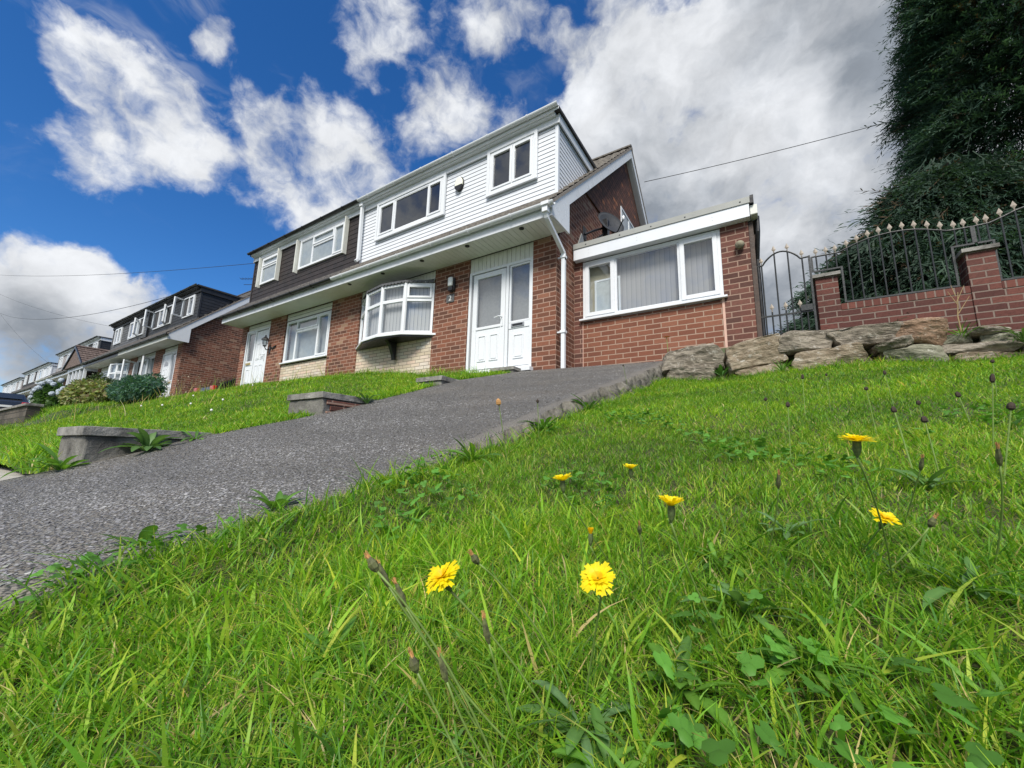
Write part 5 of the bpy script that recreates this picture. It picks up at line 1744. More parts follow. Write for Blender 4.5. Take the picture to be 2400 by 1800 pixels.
def shrub(name, label, c, rad, n, size, cols, seed, lumps=9, aspect=.55, extra=None, cat='shrub'):
    t_ = thing(name, label, cat, c)
    g = np.random.default_rng(seed)
    lc = g.normal(0, 1, (lumps, 3)); lc = unit(lc) * g.uniform(.25, .75, (lumps, 1)); lc[:, 2] = np.abs(lc[:, 2]) * .9
    lr = g.uniform(.35, .6, lumps)

    def fn(m):
        k = g.integers(0, lumps, m)
        o = unit(g.normal(0, 1, (m, 3)))
        r = lr[k][:, None] * g.uniform(.6, 1.05, (m, 1))
        p = (lc[k] + o * r) * np.array(rad)
        p[:, 2] = np.maximum(p[:, 2], -.3 * rad[2])
        return p, o
    V, Q, C = leaf_cloud(n, fn, size, cols, g, aspect)
    np_mesh('foliage', V, Q.ravel(), np.full(len(Q), 4), M['leaf'], C, t_)
    mb = MB(); r = random.Random(seed)
    for k in range(9):
        a = r.uniform(0, 6.28)
        mb.tube([(0, 0, -.5 * rad[2]), (.3 * rad[0] * math.cos(a), .3 * rad[1] * math.sin(a), .1 * rad[2]), (.65 * rad[0] * math.cos(a), .65 * rad[1] * math.sin(a), .5 * rad[2])], [.03, .02, .01], 6)
    mb.build('stems', M['bark'], t_)
    return t_


shrub('juniper_shrub', 'rounded blue green shrub in front of the black boarded house', (-12.9, -2.0, -.02), (1.75, .5, .60), 13000, (.05, .12), [(.045, .115, .08), (.06, .14, .095), (.07, .16, .075), (.03, .08, .06)], 21, lumps=14, aspect=.35)
shrub('golden_shrub', 'yellow green variegated shrub left of the blue green one', (-16.9, -2.2, -.05), (2.1, .5, .66), 14000, (.08, .16), [(.20, .26, .08), (.27, .30, .11), (.13, .18, .06), (.32, .32, .15), (.17, .13, .07)], 22, lumps=14)
hy = shrub('hydrangea_shrub', 'hydrangea with pale blue flower heads at the left of the shrubs', (-20.3, -2.5, .0), (1.7, .42, .80), 9000, (.12, .22), [(.05, .11, .03), (.08, .15, .045), (.035, .08, .025)], 23, lumps=10, aspect=.7)
g = np.random.default_rng(31)
for k in range(24):
    a = g.uniform(0, 6.28); e = g.uniform(.1, 1.2)
    p = Vector((1.95 * math.cos(a) * math.cos(e), -abs(.5 * math.sin(a) * math.cos(e)), .1 + .85 * math.sin(e)))
    bm = bmesh.new(); bmesh.ops.create_icosphere(bm, subdivisions=3, radius=.085)
    for v in bm.verts: v.co = p + v.co * (1 + .22 * mnoise.noise(v.co * 30 + p)) * Vector((1, 1, .75)).length / 1.6
    me = bpy.data.meshes.new('flower_head'); bm.to_mesh(me); bm.free()
    me.materials.append(pmat('hydrangea_petal', (.32, .37, .42), .8, .4, 25.0, bump=1.0, bscale=40) if k == 0 else bpy.data.materials['hydrangea_petal'])
    ho = bpy.data.objects.new('flower_head', me); COL.objects.link(ho); ho.parent = hy
shrub('clipped_hedge', 'dark green clipped domed hedge behind the yellow green shrub', (-20.0, -1.45, .40), (2.4, .5, .85), 17000, (.05, .09), [(.03, .055, .012), (.05, .085, .02), (.022, .04, .01)], 24, lumps=16, aspect=.5)

# ------------------------------------------------------------------ neighbour's retaining wall, bed of dry flowers
t_ = thing('retaining_wall', 'dark stone retaining wall with flat coping below the parked dark car at the left edge', 'low wall', (0, 0, 0))
mb = MB(); mb.box(-40, -14.6, -3.80, -3.55, -1.7, -.50); mb.build('wall_body', brick_mat('dark_stone_wall', [(0, (.05, .043, .036)), (.5, (.09, .078, .064)), (1, (.14, .12, .10))], (.05, .045, .04), bw=.5, bh=.16, ms=.014), t_)
mb = MB()
x = -14.55
while x > -40:
    mb.box(x - .88, x, -3.86, -3.5, -.498, -.425); x -= .9
mb.build('coping', M['coping'], t_, bevel=.01)


def dry_bed(name, label, x0, x1, y0, y1, n, zf, hmin, hmax, seed, kind=None):
    g = np.random.default_rng(seed)
    mb = MB()
    for k in range(n):
        x, y = g.uniform(x0, x1), g.uniform(y0, y1); z = zf(x, y); h = g.uniform(hmin, hmax)
        lx, ly = g.normal(0, .14) * h, g.normal(0, .14) * h
        mb.tube([(x, y, z), (x + lx * .4, y + ly * .4, z + h * .55), (x + lx, y + ly, z + h)], [.005, .004, .003], 5)
        if g.uniform() < .75:
            c = Vector((x + lx, y + ly, z + h)); r = g.uniform(.018, .04)
            for q in range(7):
                o_ = Vector(g.normal(0, 1, 3)).normalized() * r
                s1 = o_.orthogonal().normalized() * r * .5; s2 = o_.cross(s1).normalized() * r * .5
                mb.poly([c + o_ - s1, c + o_ - s2, c + o_ + s1, c + o_ + s2], 1 if g.uniform() < .5 else 2)
    return mb, name


mb, nm = dry_bed('', '', -15.8, -11.3, -1.6, -.5, 80, lambda x, y: float(np.where(x < -12, base_z(np.float64(x), np.float64(y)), left_z(np.float64(x), np.float64(y)))), .25, .75, 41)
tag(mb.build('dry_flower_bed', [pmat('dry_stalk', (.17, .13, .075), .9, .3), pmat('pale_seed_head', (.52, .45, .34), .9, .2), pmat('brown_seed_head', (.12, .08, .055), .9, .2)], fix=False), kind='stuff')

# ------------------------------------------------------------------ cars
def car(label, loc, rz, paint, name='parked_car', hatch=True, sc=1.0):
    """small hatchback, rear at local +x"""
    t_ = thing(name, label, 'car', loc, rz=rz)
    P = [(-2.0, .35), (-2.02, .62), (-1.85, .78), (-1.0, .93), (-.35, 1.38), (.35, 1.44), (1.1, 1.40), (1.72, 1.02), (1.90, .92), (1.98, .60), (1.95, .34)]
    st = [(-.86, 0), (-.84, 1)]
    bm = bmesh.new()
    def prof(y, inset):
        vs = []
        for (x, z) in P:
            f = max(0, (z - .9) / .55)
            vs.append(bm.verts.new((x * (1 - .02 * inset), y * (1 - .20 * f), z)))
        return vs
    rings = [prof(y, i) for y, i in ((-.84, 1), (-.80, .5), (-.4, 0), (.4, 0), (.80, .5), (.84, 1))]
    for a, b in zip(rings[:-1], rings[1:]):
        for k in range(len(P) - 1): bm.faces.new((a[k], a[k + 1], b[k + 1], b[k]))
        bm.faces.new((a[-1], a[0], b[0], b[-1]))
    bm.faces.new(rings[0]); bm.faces.new(list(reversed(rings[-1])))
    bmesh.ops.recalc_face_normals(bm, faces=bm.faces)
    me = bpy.data.meshes.new('body'); bm.to_mesh(me); bm.free()
    me.materials.append(paint)
    o = bpy.data.objects.new('body', me); COL.objects.link(o); o.parent = t_
    bv = o.modifiers.new('bevel', 'BEVEL'); bv.width = .04; bv.segments = 3; bv.limit_method = 'ANGLE'; bv.angle_limit = .35
    def yy(z, y=.84): return y * (1 - .20 * max(0, (z - .9) / .55))
    mb = MB()
    for s in (-1, 1):
        for (xa, xb, xc, xd) in ((-.85, .15, .12, -.30), (.22, 1.28, .98, .22)):
            mb.poly([(xa, s * (yy(.95) + .006), .95), (xb, s * (yy(.95) + .006), .95), (xc, s * (yy(1.34) + .006), 1.34), (xd, s * (yy(1.34) + .006), 1.34)])
    mb.poly([(1.665, -.62, 1.07), (1.665, .62, 1.07), (1.20, .58, 1.36), (1.20, -.58, 1.36)])
    mb.poly([(-.95, -.62, .985), (-.95, .62, .985), (-.42, .58, 1.36), (-.42, -.58, 1.36)])
    g2 = mb.build('windows', M['carglass'], t_, fix=False)
    for v in g2.data.vertices:
        if abs(v.co.y) < .7 and v.co.x > 1: v.co += Vector((.035, 0, .03))
        elif abs(v.co.y) < .7: v.co += Vector((-.03, 0, .035))
    for s in (-1, 1):
        mb = MB(); mb.box(1.80, 1.975, s * .56, s * .83, .70, .92); mb.build('tail_light', M['taillight'], t_, bevel=.02)
        for x in (-1.25, 1.25):
            w = MB(); w.lathe([(.22, -.10), (.30, -.10), (.31, -.06), (.31, .06), (.30, .10), (.20, .10)], (x, s * .76, .31), 24, 'y'); wo = w.build('wheel', M['black'], t_)
            w = MB(); w.lathe([(.19, -.105), (.05, -.08), (.05, .08), (.19, .105)], (x, s * .76, .31), 12, 'y'); w.build('rim', M['steel'], wo)
    mb = MB(); mb.box(1.93, 2.03, -.80, .80, .36, .55); mb.box(-2.06, -1.96, -.8, .8, .34, .54); mb.build('bumper', paint, t_, bevel=.03)
    mb = MB(); mb.box(1.985, 1.995, -.26, .26, .62, .72); mb.build('number_plate', M['numeral'], t_)
    return t_


def paint(name, c):
    mt, t, b = new_mat(name)
    b.inputs['Base Color'].default_value = (*c, 1); b.inputs['Roughness'].default_value = .3
    b.inputs['Metallic'].default_value = .3; b.inputs['Coat Weight'].default_value = .8
    return mt


mt, t, b = new_mat('car_glass'); b.inputs['Base Color'].default_value = (.02, .025, .03, 1); b.inputs['Roughness'].default_value = .04; b.inputs['Specular IOR Level'].default_value = .9
M['carglass'] = mt
mt, t, b = new_mat('tail_light_red'); b.inputs['Base Color'].default_value = (.55, .02, .015, 1); b.inputs['Roughness'].default_value = .2; b.inputs['Coat Weight'].default_value = 1
M['taillight'] = mt
car('dark grey hatchback with red tail lights behind the stone wall at the left edge', (-32.0, -2.62, -.33), 0.0, paint('dark_grey_paint', (.03, .034, .038)))
car('black car with red tail light between the brick gable and the white neighbouring door', (-14.75, 2.3, -.2), -math.pi / 2, paint('black_paint', (.012, .012, .013)))

# ------------------------------------------------------------------ overhead cables
M['cable'] = pmat('cable', (.02, .02, .022), .7, .1)


def cable(label, pts, r=.011):
    P = [Vector(p) for p in pts]
    path = []
    if len(P) == 2:
        for k in range(25):
            u = k / 24; q = P[0].lerp(P[1], u); q.z -= .25 * 4 * u * (1 - u); path.append(q)
    else:
        a, m_, b = P
        for k in range(31):
            u = k / 30
            # quadratic through the middle point
            path.append(a * ((1 - u) * (1 - 2 * u)) + m_ * (4 * u * (1 - u)) + b * (u * (2 * u - 1)))
    mb = MB(); mb.tube(path, r, 6)
    return tag(mb.build('overhead_cable', M['cable'], smooth=True), label, 'cable', 'overhead cables')


cable('overhead cable running from the brick gable to behind the tall conifer', [(.25, 5.5, 6.9), (13.5, 10.8, 9.9)], .009)
cable('straight overhead cable from the dark boarded dormer to the left edge of the sky', [(-11.4, .3, 4.85), (-44.3, -2.85, 10.7)], .008)
cable('sagging overhead cable from the aerial of the black boarded house', [(-21.2, 1.4, 6.3), (-38.0, -.5, 7.0), (-60.4, -1.17, 11.1)], .011)
cable('faint overhead cable from the left corner of the faded grey dormer', [(-27.9, .47, 5.08), (-52.3, -2.05, 11.1)], .007)
cable('faint steep overhead cable down to the distant white house', [(-48.6, 1.07, 5.3), (-57.2, -1.4, 10.4)], .006)
# ------------------------------------------------------------------ lawn grass
def lawn_height(x, y):
    return np.where(x > 0, right_z(x, y), left_z(x, y))


def grass(name, X, Y, Z, h, w, seg, pal, palp, bend, g, lean=.5, blunt=0.0):
    n = len(X)
    az = g.uniform(0, 2 * np.pi, n)
    d = np.stack([np.cos(az), np.sin(az), np.zeros(n)], -1)
    le = g.uniform(.05, lean, n); be = np.abs(g.normal(0, bend, n))
    t = np.linspace(0, 1, seg + 1)[None, :]
    horiz = (le[:, None] * t + be[:, None] * t ** 2.2) * h[:, None]
    vert = (t - .30 * be[:, None] * t ** 2.5 - .25 * le[:, None] ** 2 * t) * h[:, None]
    # a second, sideways curl
    sd = np.stack([-d[:, 1], d[:, 0], np.zeros(n)], -1)
    cu = g.normal(0, .18, n)[:, None] * t ** 2 * h[:, None]
    P = np.stack([X, Y, Z], -1)[:, None] + d[:, None] * horiz[..., None] + sd[:, None] * cu[..., None]
    P[..., 2] += vert
    wp = np.where(t < .25, .75 + t, 1.0) * (1 - np.maximum(0, (t - .35) / .65) ** 1.6 * (1 - .12))
    tw = g.uniform(-.9, .9, n)
    wd = sd * np.cos(tw)[:, None] + d * np.sin(tw)[:, None]
    W = wd[:, None] * (w[:, None] * .5 * wp)[..., None]
    V, Q = quads_from_strips(P, W)
    idx = g.choice(len(pal), n, p=palp)
    C = np.array(pal)[idx] * g.uniform(.78, 1.22, (n, 1)) * np.stack([g.uniform(.9, 1.1, n), np.ones(n), g.uniform(.8, 1.2, n)], -1)
    Cv = np.repeat(C, (seg + 1) * 2, 0).reshape(n, (seg + 1) * 2, 3)
    tip = g.uniform(0, 1, n) < .10
    Cv[tip, -2:] = np.array([.36, .30, .10])
    Cv = Cv.reshape(-1, 3)
    return V, Q, Cv


PAL = [(.138, .330, .022), (.225, .400, .034), (.082, .222, .017), (.120, .280, .066), (.33, .45, .062), (.50, .44, .22)]


def lawn_patch(name, label_regions, seed):
    """merge several grass() batches in one object"""
    g = np.random.default_rng(seed)
    Vs, Qs, Cs, off = [], [], [], 0
    for (x0, x1, y0, y1, dens, h0, h1, w0, w1, seg, bend, lean, palp, ok) in label_regions:
        n = int(dens * (x1 - x0) * (y1 - y0))
        X, Y = g.uniform(x0, x1, n), g.uniform(y0, y1, n)
        # tufts: pull some roots together
        k = ok(X, Y)
        X, Y = X[k], Y[k]
        clump = np.sin(X * 31 + 2 * np.sin(Y * 17)) * np.sin(Y * 29 + 2 * np.sin(X * 23))
        big = np.sin(X * 2.7 + 1) * np.sin(Y * 3.3 + .5) + .5 * np.sin(X * 7.1 - Y * 5.3)
        sel = g.uniform(0, 1, len(X)) < np.clip(.72 + .28 * clump, 0.2, 1)
        X, Y, clump, big = X[sel], Y[sel], clump[sel], big[sel]
        Z = lawn_height(X, Y)
        h = g.uniform(h0, h1, len(X)) * (.8 + .25 * clump) * (1 + .18 * big)
        w = g.uniform(w0, w1, len(X))
        V, Q, C = grass(name, X, Y, Z - .004, h, w, seg, PAL, palp, bend, g, lean)
        # broad colour drift over the lawn
        rep = (seg + 1) * 2
        drift = np.repeat(np.clip(1 + .16 * big + .05 * clump, .7, 1.35), rep)[:, None]
        yel = np.repeat(np.clip(.5 + .5 * big, 0, 1), rep)[:, None]
        C = C * drift * (1 + yel * np.array([.18, .02, -.1]))
        Vs.append(V); Qs.append(Q + off); Cs.append(C); off += len(V)
    V = np.concatenate(Vs); Q = np.concatenate(Qs); C = np.concatenate(Cs)
    return np_mesh(name, V, Q.ravel(), np.full(len(Q), 4), M['grass'], C)


M['grass'] = foliage_mat('grass_blades', .45, .5, .3)
P_A = [.34, .27, .16, .10, .10, .03]
P_B = [.35, .28, .15, .08, .12, .02]
camx, camy = CAM.x, CAM.y
def dist(X, Y): return np.hypot(X - camx, Y - camy)
def edge_r(X, Y):  # lawn starts at the drive edge, a ragged line
    return X > 1.80 + .045 * np.sin(Y * 7) + .03 * np.sin(Y * 19) - .07 * np.clip((-4.9 - Y), 0, 1.2)


regions = [
    (1.55, 4.3, -6.7, -5.0, 46000, .025, .062, .0012, .0028, 4, .55, .95, P_A, lambda X, Y: edge_r(X, Y) & (dist(X, Y) < 1.05) & (dist(X, Y) > .16)),
    (1.55, 4.3, -6.7, -5.0, 1500, .05, .095, .0032, .0062, 5, .6, .8, P_A, lambda X, Y: edge_r(X, Y) & (dist(X, Y) < 1.15) & (dist(X, Y) > .24)),
    (1.60, 5.6, -6.9, -3.6, 22000, .022, .050, .0018, .0036, 3, .5, .9, P_B, lambda X, Y: edge_r(X, Y) & (dist(X, Y) >= 1.05) & (dist(X, Y) < 2.0)),
    (1.60, 6.6, -7.0, -2.2, 11000, .020, .046, .0026, .0048, 3, .5, .9, P_B, lambda X, Y: edge_r(X, Y) & (dist(X, Y) >= 2.0) & (dist(X, Y) < 3.6)),
    (1.60, 7.4, -4.5, -.58, 6000, .022, .052, .004, .0075, 2, .5, .9, P_B, lambda X, Y: edge_r(X, Y) & (dist(X, Y) >= 3.6)),
    # dead clippings and thatch lying in the sward
    (1.75, 4.2, -6.6, -3.8, 3800, .02, .05, .0012, .0024, 2, .9, 2.6, [0, 0, 0, 0, .12, .88], lambda X, Y: edge_r(X, Y) & (dist(X, Y) > .2)),
    # coarse broad blades in the left foreground
    (1.9, 2.5, -6.4, -5.3, 1300, .05, .10, .004, .008, 5, .6, .7, [.3, .45, .05, .05, .14, .01], lambda X, Y: edge_r(X, Y) & (dist(X, Y) > .3)),
    # uncut fringe along the drive edge and below the stones
    (1.70, 2.0, -6.3, -.7, 2600, .05, .13, .003, .006, 4, .9, .9, P_A, lambda X, Y: edge_r(X, Y)),
    (1.80, 5.6, -.80, -.55, 3200, .05, .12, .004, .007, 3, .7, .8, P_A, lambda X, Y: edge_r(X, Y)),
]
tag(lawn_patch('lawn_grass', regions, 51), kind='stuff')


def ok_l(X, Y):
    a = np.ones(len(X), bool)
    for (x0, y0, y1) in ((-1.45, -5.36, -4.58), (-1.26, -3.79, -3.05), (-1.10, -2.15, -1.72), (-1.12, -.40, .02)):
        a &= ~((X > x0) & (Y > y0) & (Y < y1))
    return a & (X < DX0 - .0 + .03 * np.sin(Y * 9))


def ring_l(a, b): return lambda X, Y: ok_l(X, Y) & (dist(X, Y) >= a) & (dist(X, Y) < b)


regions = [
    (-4.2, -.62, -5.28, -.02, 6000, .03, .065, .004, .008, 3, .5, .7, P_B, ring_l(0, 5.2)),
    (-7.0, -.62, -5.28, -.02, 3400, .03, .07, .006, .011, 2, .5, .7, P_B, ring_l(5.2, 8)),
    (-12.1, -3.0, -5.28, -.02, 2000, .035, .085, .009, .016, 2, .5, .7, P_B, ring_l(8, 30)),
    (-12.0, -.75, -5.45, -5.0, 1900, .08, .20, .006, .012, 3, .8, .8, P_A, ring_l(0, 30)),
    (-11.3, -.70, -.35, -.02, 900, .08, .22, .006, .010, 3, .5, .6, P_A, ring_l(0, 30)),
    (-1.0, -.62, -5.28, -.1, 2200, .05, .11, .006, .012, 3, .9, .9, P_A, ring_l(0, 30)),
    (-11.8, -4.0, -4.2, -.2, 12, .25, .5, .006, .009, 4, .25, .35, [.1, .1, .1, .1, .2, .4], ring_l(0, 30)),
]
tag(lawn_patch('lawn_grass', regions, 52), kind='stuff')


def rough_ok(X, Y): return np.ones(len(X), bool)


_lh = lawn_height
lawn_height = lambda x, y: base_z(x, y)
regions = [(-19.0, -12.1, -5.2, -1.2, 900, .08, .2, .010, .018, 2, .5, .7, P_A, rough_ok),
           (-30.0, -19.0, -5.2, -3.9, 500, .08, .2, .014, .022, 2, .5, .7, P_A, rough_ok)]
tag(lawn_patch('rough_grass', regions, 53), kind='stuff')
lawn_height = _lh


# ------------------------------------------------------------------ broad leaves, clover
def leaf_strip(base, az, elev, L, Wm, curl, col, g, lobes=0.0, seg=7, fold=.25):
    """one broad leaf as 2 x seg quads folded along the midrib; returns verts, quads, cols"""
    d = np.array([math.cos(az), math.sin(az), 0]); up = np.array([0, 0, 1.0]); s = np.array([-d[1], d[0], 0])
    tw = g.normal(0, .25)
    V, Q, C = [], [], []
    p = np.array(base, float); e = elev
    for k in range(seg + 1):
        t = k / seg
        prof = (math.sin(math.pi * min(1, t * .93 + .05)) ** .8) * (.35 + .75 * t) if t < .98 else .06
        prof = max(prof, .10)
        if lobes: prof *= 1 - lobes * (.5 + .5 * math.sin(t * 26))
        w = Wm * .5 * prof
        sv = s * math.cos(tw * t) + (up * math.cos(e) - d * math.sin(e)) * math.sin(tw * t)
        nrm = up * math.cos(e) - d * math.sin(e)
        V += [p - sv * w + nrm * w * fold, p, p + sv * w + nrm * w * fold]
        cc = col * (1 + .05 * math.sin(k * 2.0))
        C += [cc, np.minimum(1, cc * 1.25 + .01), cc]
        p = p + (d * math.cos(e) + up * math.sin(e)) * L / seg
        e -= curl / seg
    for k in range(seg):
        a = 3 * k
        Q += [(a, a + 1, a + 4, a + 3), (a + 1, a + 2, a + 5, a + 4)]
    return V, Q, C


def weed(name, label, loc, n, L, Wd, cols, seed, lobes=0.0, elev=(.3, 1.0), curl=1.0, group=None, cat='weed', azr=(0, 6.283)):
    g = np.random.default_rng(seed)
    V, Q, C = [], [], []
    for k in range(n):
        az = azr[0] + (azr[1] - azr[0]) * (k + g.uniform(-.35, .35)) / n
        c = np.array(cols[g.integers(len(cols))]) * g.uniform(.85, 1.2)
        l = L * g.uniform(.6, 1.15)
        v, q, cc = leaf_strip((g.normal(0, .006), g.normal(0, .006), 0), az, g.uniform(*elev), l, Wd * g.uniform(.7, 1.15), curl * g.uniform(.5, 1.3), c, g, lobes)
        o_ = len(V); V += v; C += cc; Q += [tuple(i + o_ for i in qq) for qq in q]
    V = np.array(V); Q = np.array(Q)
    o = np_mesh(name, V, Q.ravel(), np.full(len(Q), 4), M['leaf'], np.array(C), smooth=True)
    o.location = loc
    return tag(o, label, cat, group)


def gz(x, y): return float(right_z(np.float64(x), np.float64(y)))


LG = [(.085, .20, .022), (.11, .24, .028), (.065, .155, .022)]
LB = [(.12, .22, .085), (.10, .20, .055), (.085, .18, .04)]
weed('plantain_weed', 'dark broad-leaved weed at the near left edge of the drive', (1.67, -5.62, gz(1.67, -5.62)), 13, .13, .034, [(.05, .13, .02), (.07, .17, .02)], 61, elev=(.3, 1.1), curl=1.3)
weed('plantain_weed', 'light green oval-leaved weed standing up beside the tall grass at the drive edge', (1.70, -5.32, gz(1.7, -5.32)), 9, .11, .036, LG, 62, elev=(.7, 1.3), curl=.9)
weed('plantain_weed', 'lush strap-leaved clump halfway up the near edge of the drive', (1.93, -4.64, gz(1.93, -4.64)), 20, .17, .026, LG, 63, elev=(.4, 1.1), curl=1.2)
weed('plantain_weed', 'leafy clump against the rough slab edge farther up the drive', (1.90, -3.95, gz(1.9, -3.95)), 16, .17, .03, [(.05, .14, .02), (.075, .18, .02)], 64, elev=(.4, 1.1), curl=1.2)
weed('plantain_weed', 'dark leafy clump near the top end of the slab edge', (1.87, -3.2, gz(1.87, -3.2)), 16, .18, .035, [(.04, .11, .02), (.06, .15, .02)], 65, elev=(.4, 1.1), curl=1.2)
weed('dock_weed', 'big dock plant with one upright paddle leaf growing against the lowest edging wall', (-.66, -4.98, -1.60), 24, .23, .065, [(.065, .14, .04), (.085, .17, .045), (.05, .11, .03)], 66, elev=(.5, 1.3), curl=1.2)
weed('dock_weed', 'leaning dock plant at the foot of the lowest edging wall corner', (-.72, -5.36, -1.73), 18, .22, .05, LG, 67, elev=(.4, 1.2), curl=1.3)
weed('dock_weed', 'low dandelion rosette between the lowest edging wall and the drive', (-.63, -4.72, -1.50), 16, .14, .035, LG, 68, lobes=.3, elev=(.3, 1.0), curl=1.0)
weed('dock_weed', 'dark leafy plant at the back end of the edging wall with brown brick', (-.57, -3.28, -1.05), 10, .16, .045, [(.045, .11, .02), (.06, .14, .03)], 69, elev=(.5, 1.2), curl=1.1)
k = 70
for (x, y, L, W, cols, txt) in ((2.96, -5.33, .075, .019, LB, 'greyish hairy leaf rosette between the cup shaped flower and the right edge'),
                                (3.02, -5.42, .07, .022, LG, 'bright green leaf rosette low in the right foreground'),
                                (2.82, -5.575, .065, .017, LB, 'greyish leaf rosette at the root of the nearest flower'),
                                (3.21, -5.22, .08, .02, LB, 'pale hairy leaf rosette below the tall bud at the right edge'),
                                (2.92, -5.21, .06, .016, LG, 'toothed leaf rosette in the middle of the right lawn'),
                                (3.02, -5.07, .075, .018, LB, 'grey green rosette beneath the small tilted flower'),
                                (2.90, -5.49, .06, .022, LG, 'rounded leaf rosette near the bottom of the right foreground'),
                                (2.86, -5.62, .055, .02, LG, 'small pale leaf rosette at the bottom edge of the picture'),
                                (3.30, -4.70, .09, .022, LB, 'flat grey leaved rosette in the right middle of the lawn'),
                                (2.55, -5.50, .055, .016, LG, 'narrow leaved rosette below the left flower'),
                                (2.45, -5.62, .06, .014, LG, 'small leafy rosette in the left foreground grass')):
    weed('leaf_rosette', txt, (x, y, gz(x, y) + .006), 13, L * 1.05, W * 1.05, cols, k, lobes=.35 if k % 2 else .1, elev=(.25, 1.0), curl=.9, group='leaf rosettes in the lawn', cat='rosette')
    k += 1

# clover and small round leaves through the sward
g = np.random.default_rng(91)
n = 6500
X, Y = g.uniform(1.7, 4.4, n), g.uniform(-6.4, -3.6, n)
pm = np.sin(X * 4.1 + 1.7) * np.sin(Y * 5.3) + .6 * np.sin(X * 9 + Y * 7)
k_ = (pm > .55) & edge_r(X, Y) & (dist(X, Y) > .25); X, Y = X[k_], Y[k_]; n = len(X)
Zc = right_z(X, Y) + g.uniform(.02, .055, n)
Vc, Qc, Cc = [], [], []
a0 = g.uniform(0, 6.28, n); sz = g.uniform(.004, .0085, n); col = np.array([.085, .22, .03]) * g.uniform(.7, 1.5, (n, 1))
tl = g.normal(0, .35, (n, 2))
for j in range(3):
    a = a0 + j * 2.094
    cx, cy = X + np.cos(a) * sz * .9, Y + np.sin(a) * sz * .9
    ringp = [np.stack([cx, cy, Zc + .001], -1)]
    for q in range(6):
        b = a + q * 1.047
        px, py = cx + np.cos(b) * sz, cy + np.sin(b) * sz
        ringp.append(np.stack([px, py, Zc + tl[:, 0] * (px - X) + tl[:, 1] * (py - Y)], -1))
    V = np.stack(ringp, 1).reshape(-1, 3); base = (np.arange(n) * 7)[:, None, None] + len(Vc) * n * 7
    f = np.array([[0, 1 + q, 1 + (q + 1) % 6] for q in range(6)])[None] + base
    Vc.append(V); Qc.append(f.reshape(-1, 3)); Cc.append(np.repeat(col, 7, 0))
tag(np_mesh('clover_leaves', np.concatenate(Vc), np.concatenate(Qc).ravel(), np.full(sum(len(q) for q in Qc), 3), M['leaf'], np.concatenate(Cc)), kind='stuff')

# ------------------------------------------------------------------ yellow flowers
mt, t, b = new_mat('yellow_petal')
at = t.node('ShaderNodeAttribute', attribute_name='col')
t.l.new(at.outputs['Color'], b.inputs['Base Color']); b.inputs['Roughness'].default_value = .55
tl_ = t.node('ShaderNodeBsdfTranslucent'); t.l.new(at.outputs['Color'], tl_.inputs['Color'])
mx = t.node('ShaderNodeMixShader', {0: .45, 1: b.outputs[0], 2: tl_.outputs[0]}); t.l.new(mx.outputs[0], t.n['Material Output'].inputs[0])
M['petal'] = mt
M['stem'] = pmat('flower_stem', (.15, .23, .05), .55, .25, 60.0)
M['calyx'] = pmat('flower_calyx', (.08, .11, .035), .7, .5, 240.0)
M['bud'] = pmat('seed_bud', (.05, .042, .025), .75, .4, 200.0, c2=(.15, .17, .06))
M['budtip'] = pmat('bud_tip', (.42, .22, .08), .9, .4, 300.0)
M['plant_head'] = pmat('plantain_head', (.04, .028, .02), .95, .5, 400.0)


def curve3(a, b, bow, n=10):
    a, b = Vector(a), Vector(b)
    return [a.lerp(b, k / n) + Vector(bow) * (4 * (k / n) * (1 - k / n)) for k in range(n + 1)]


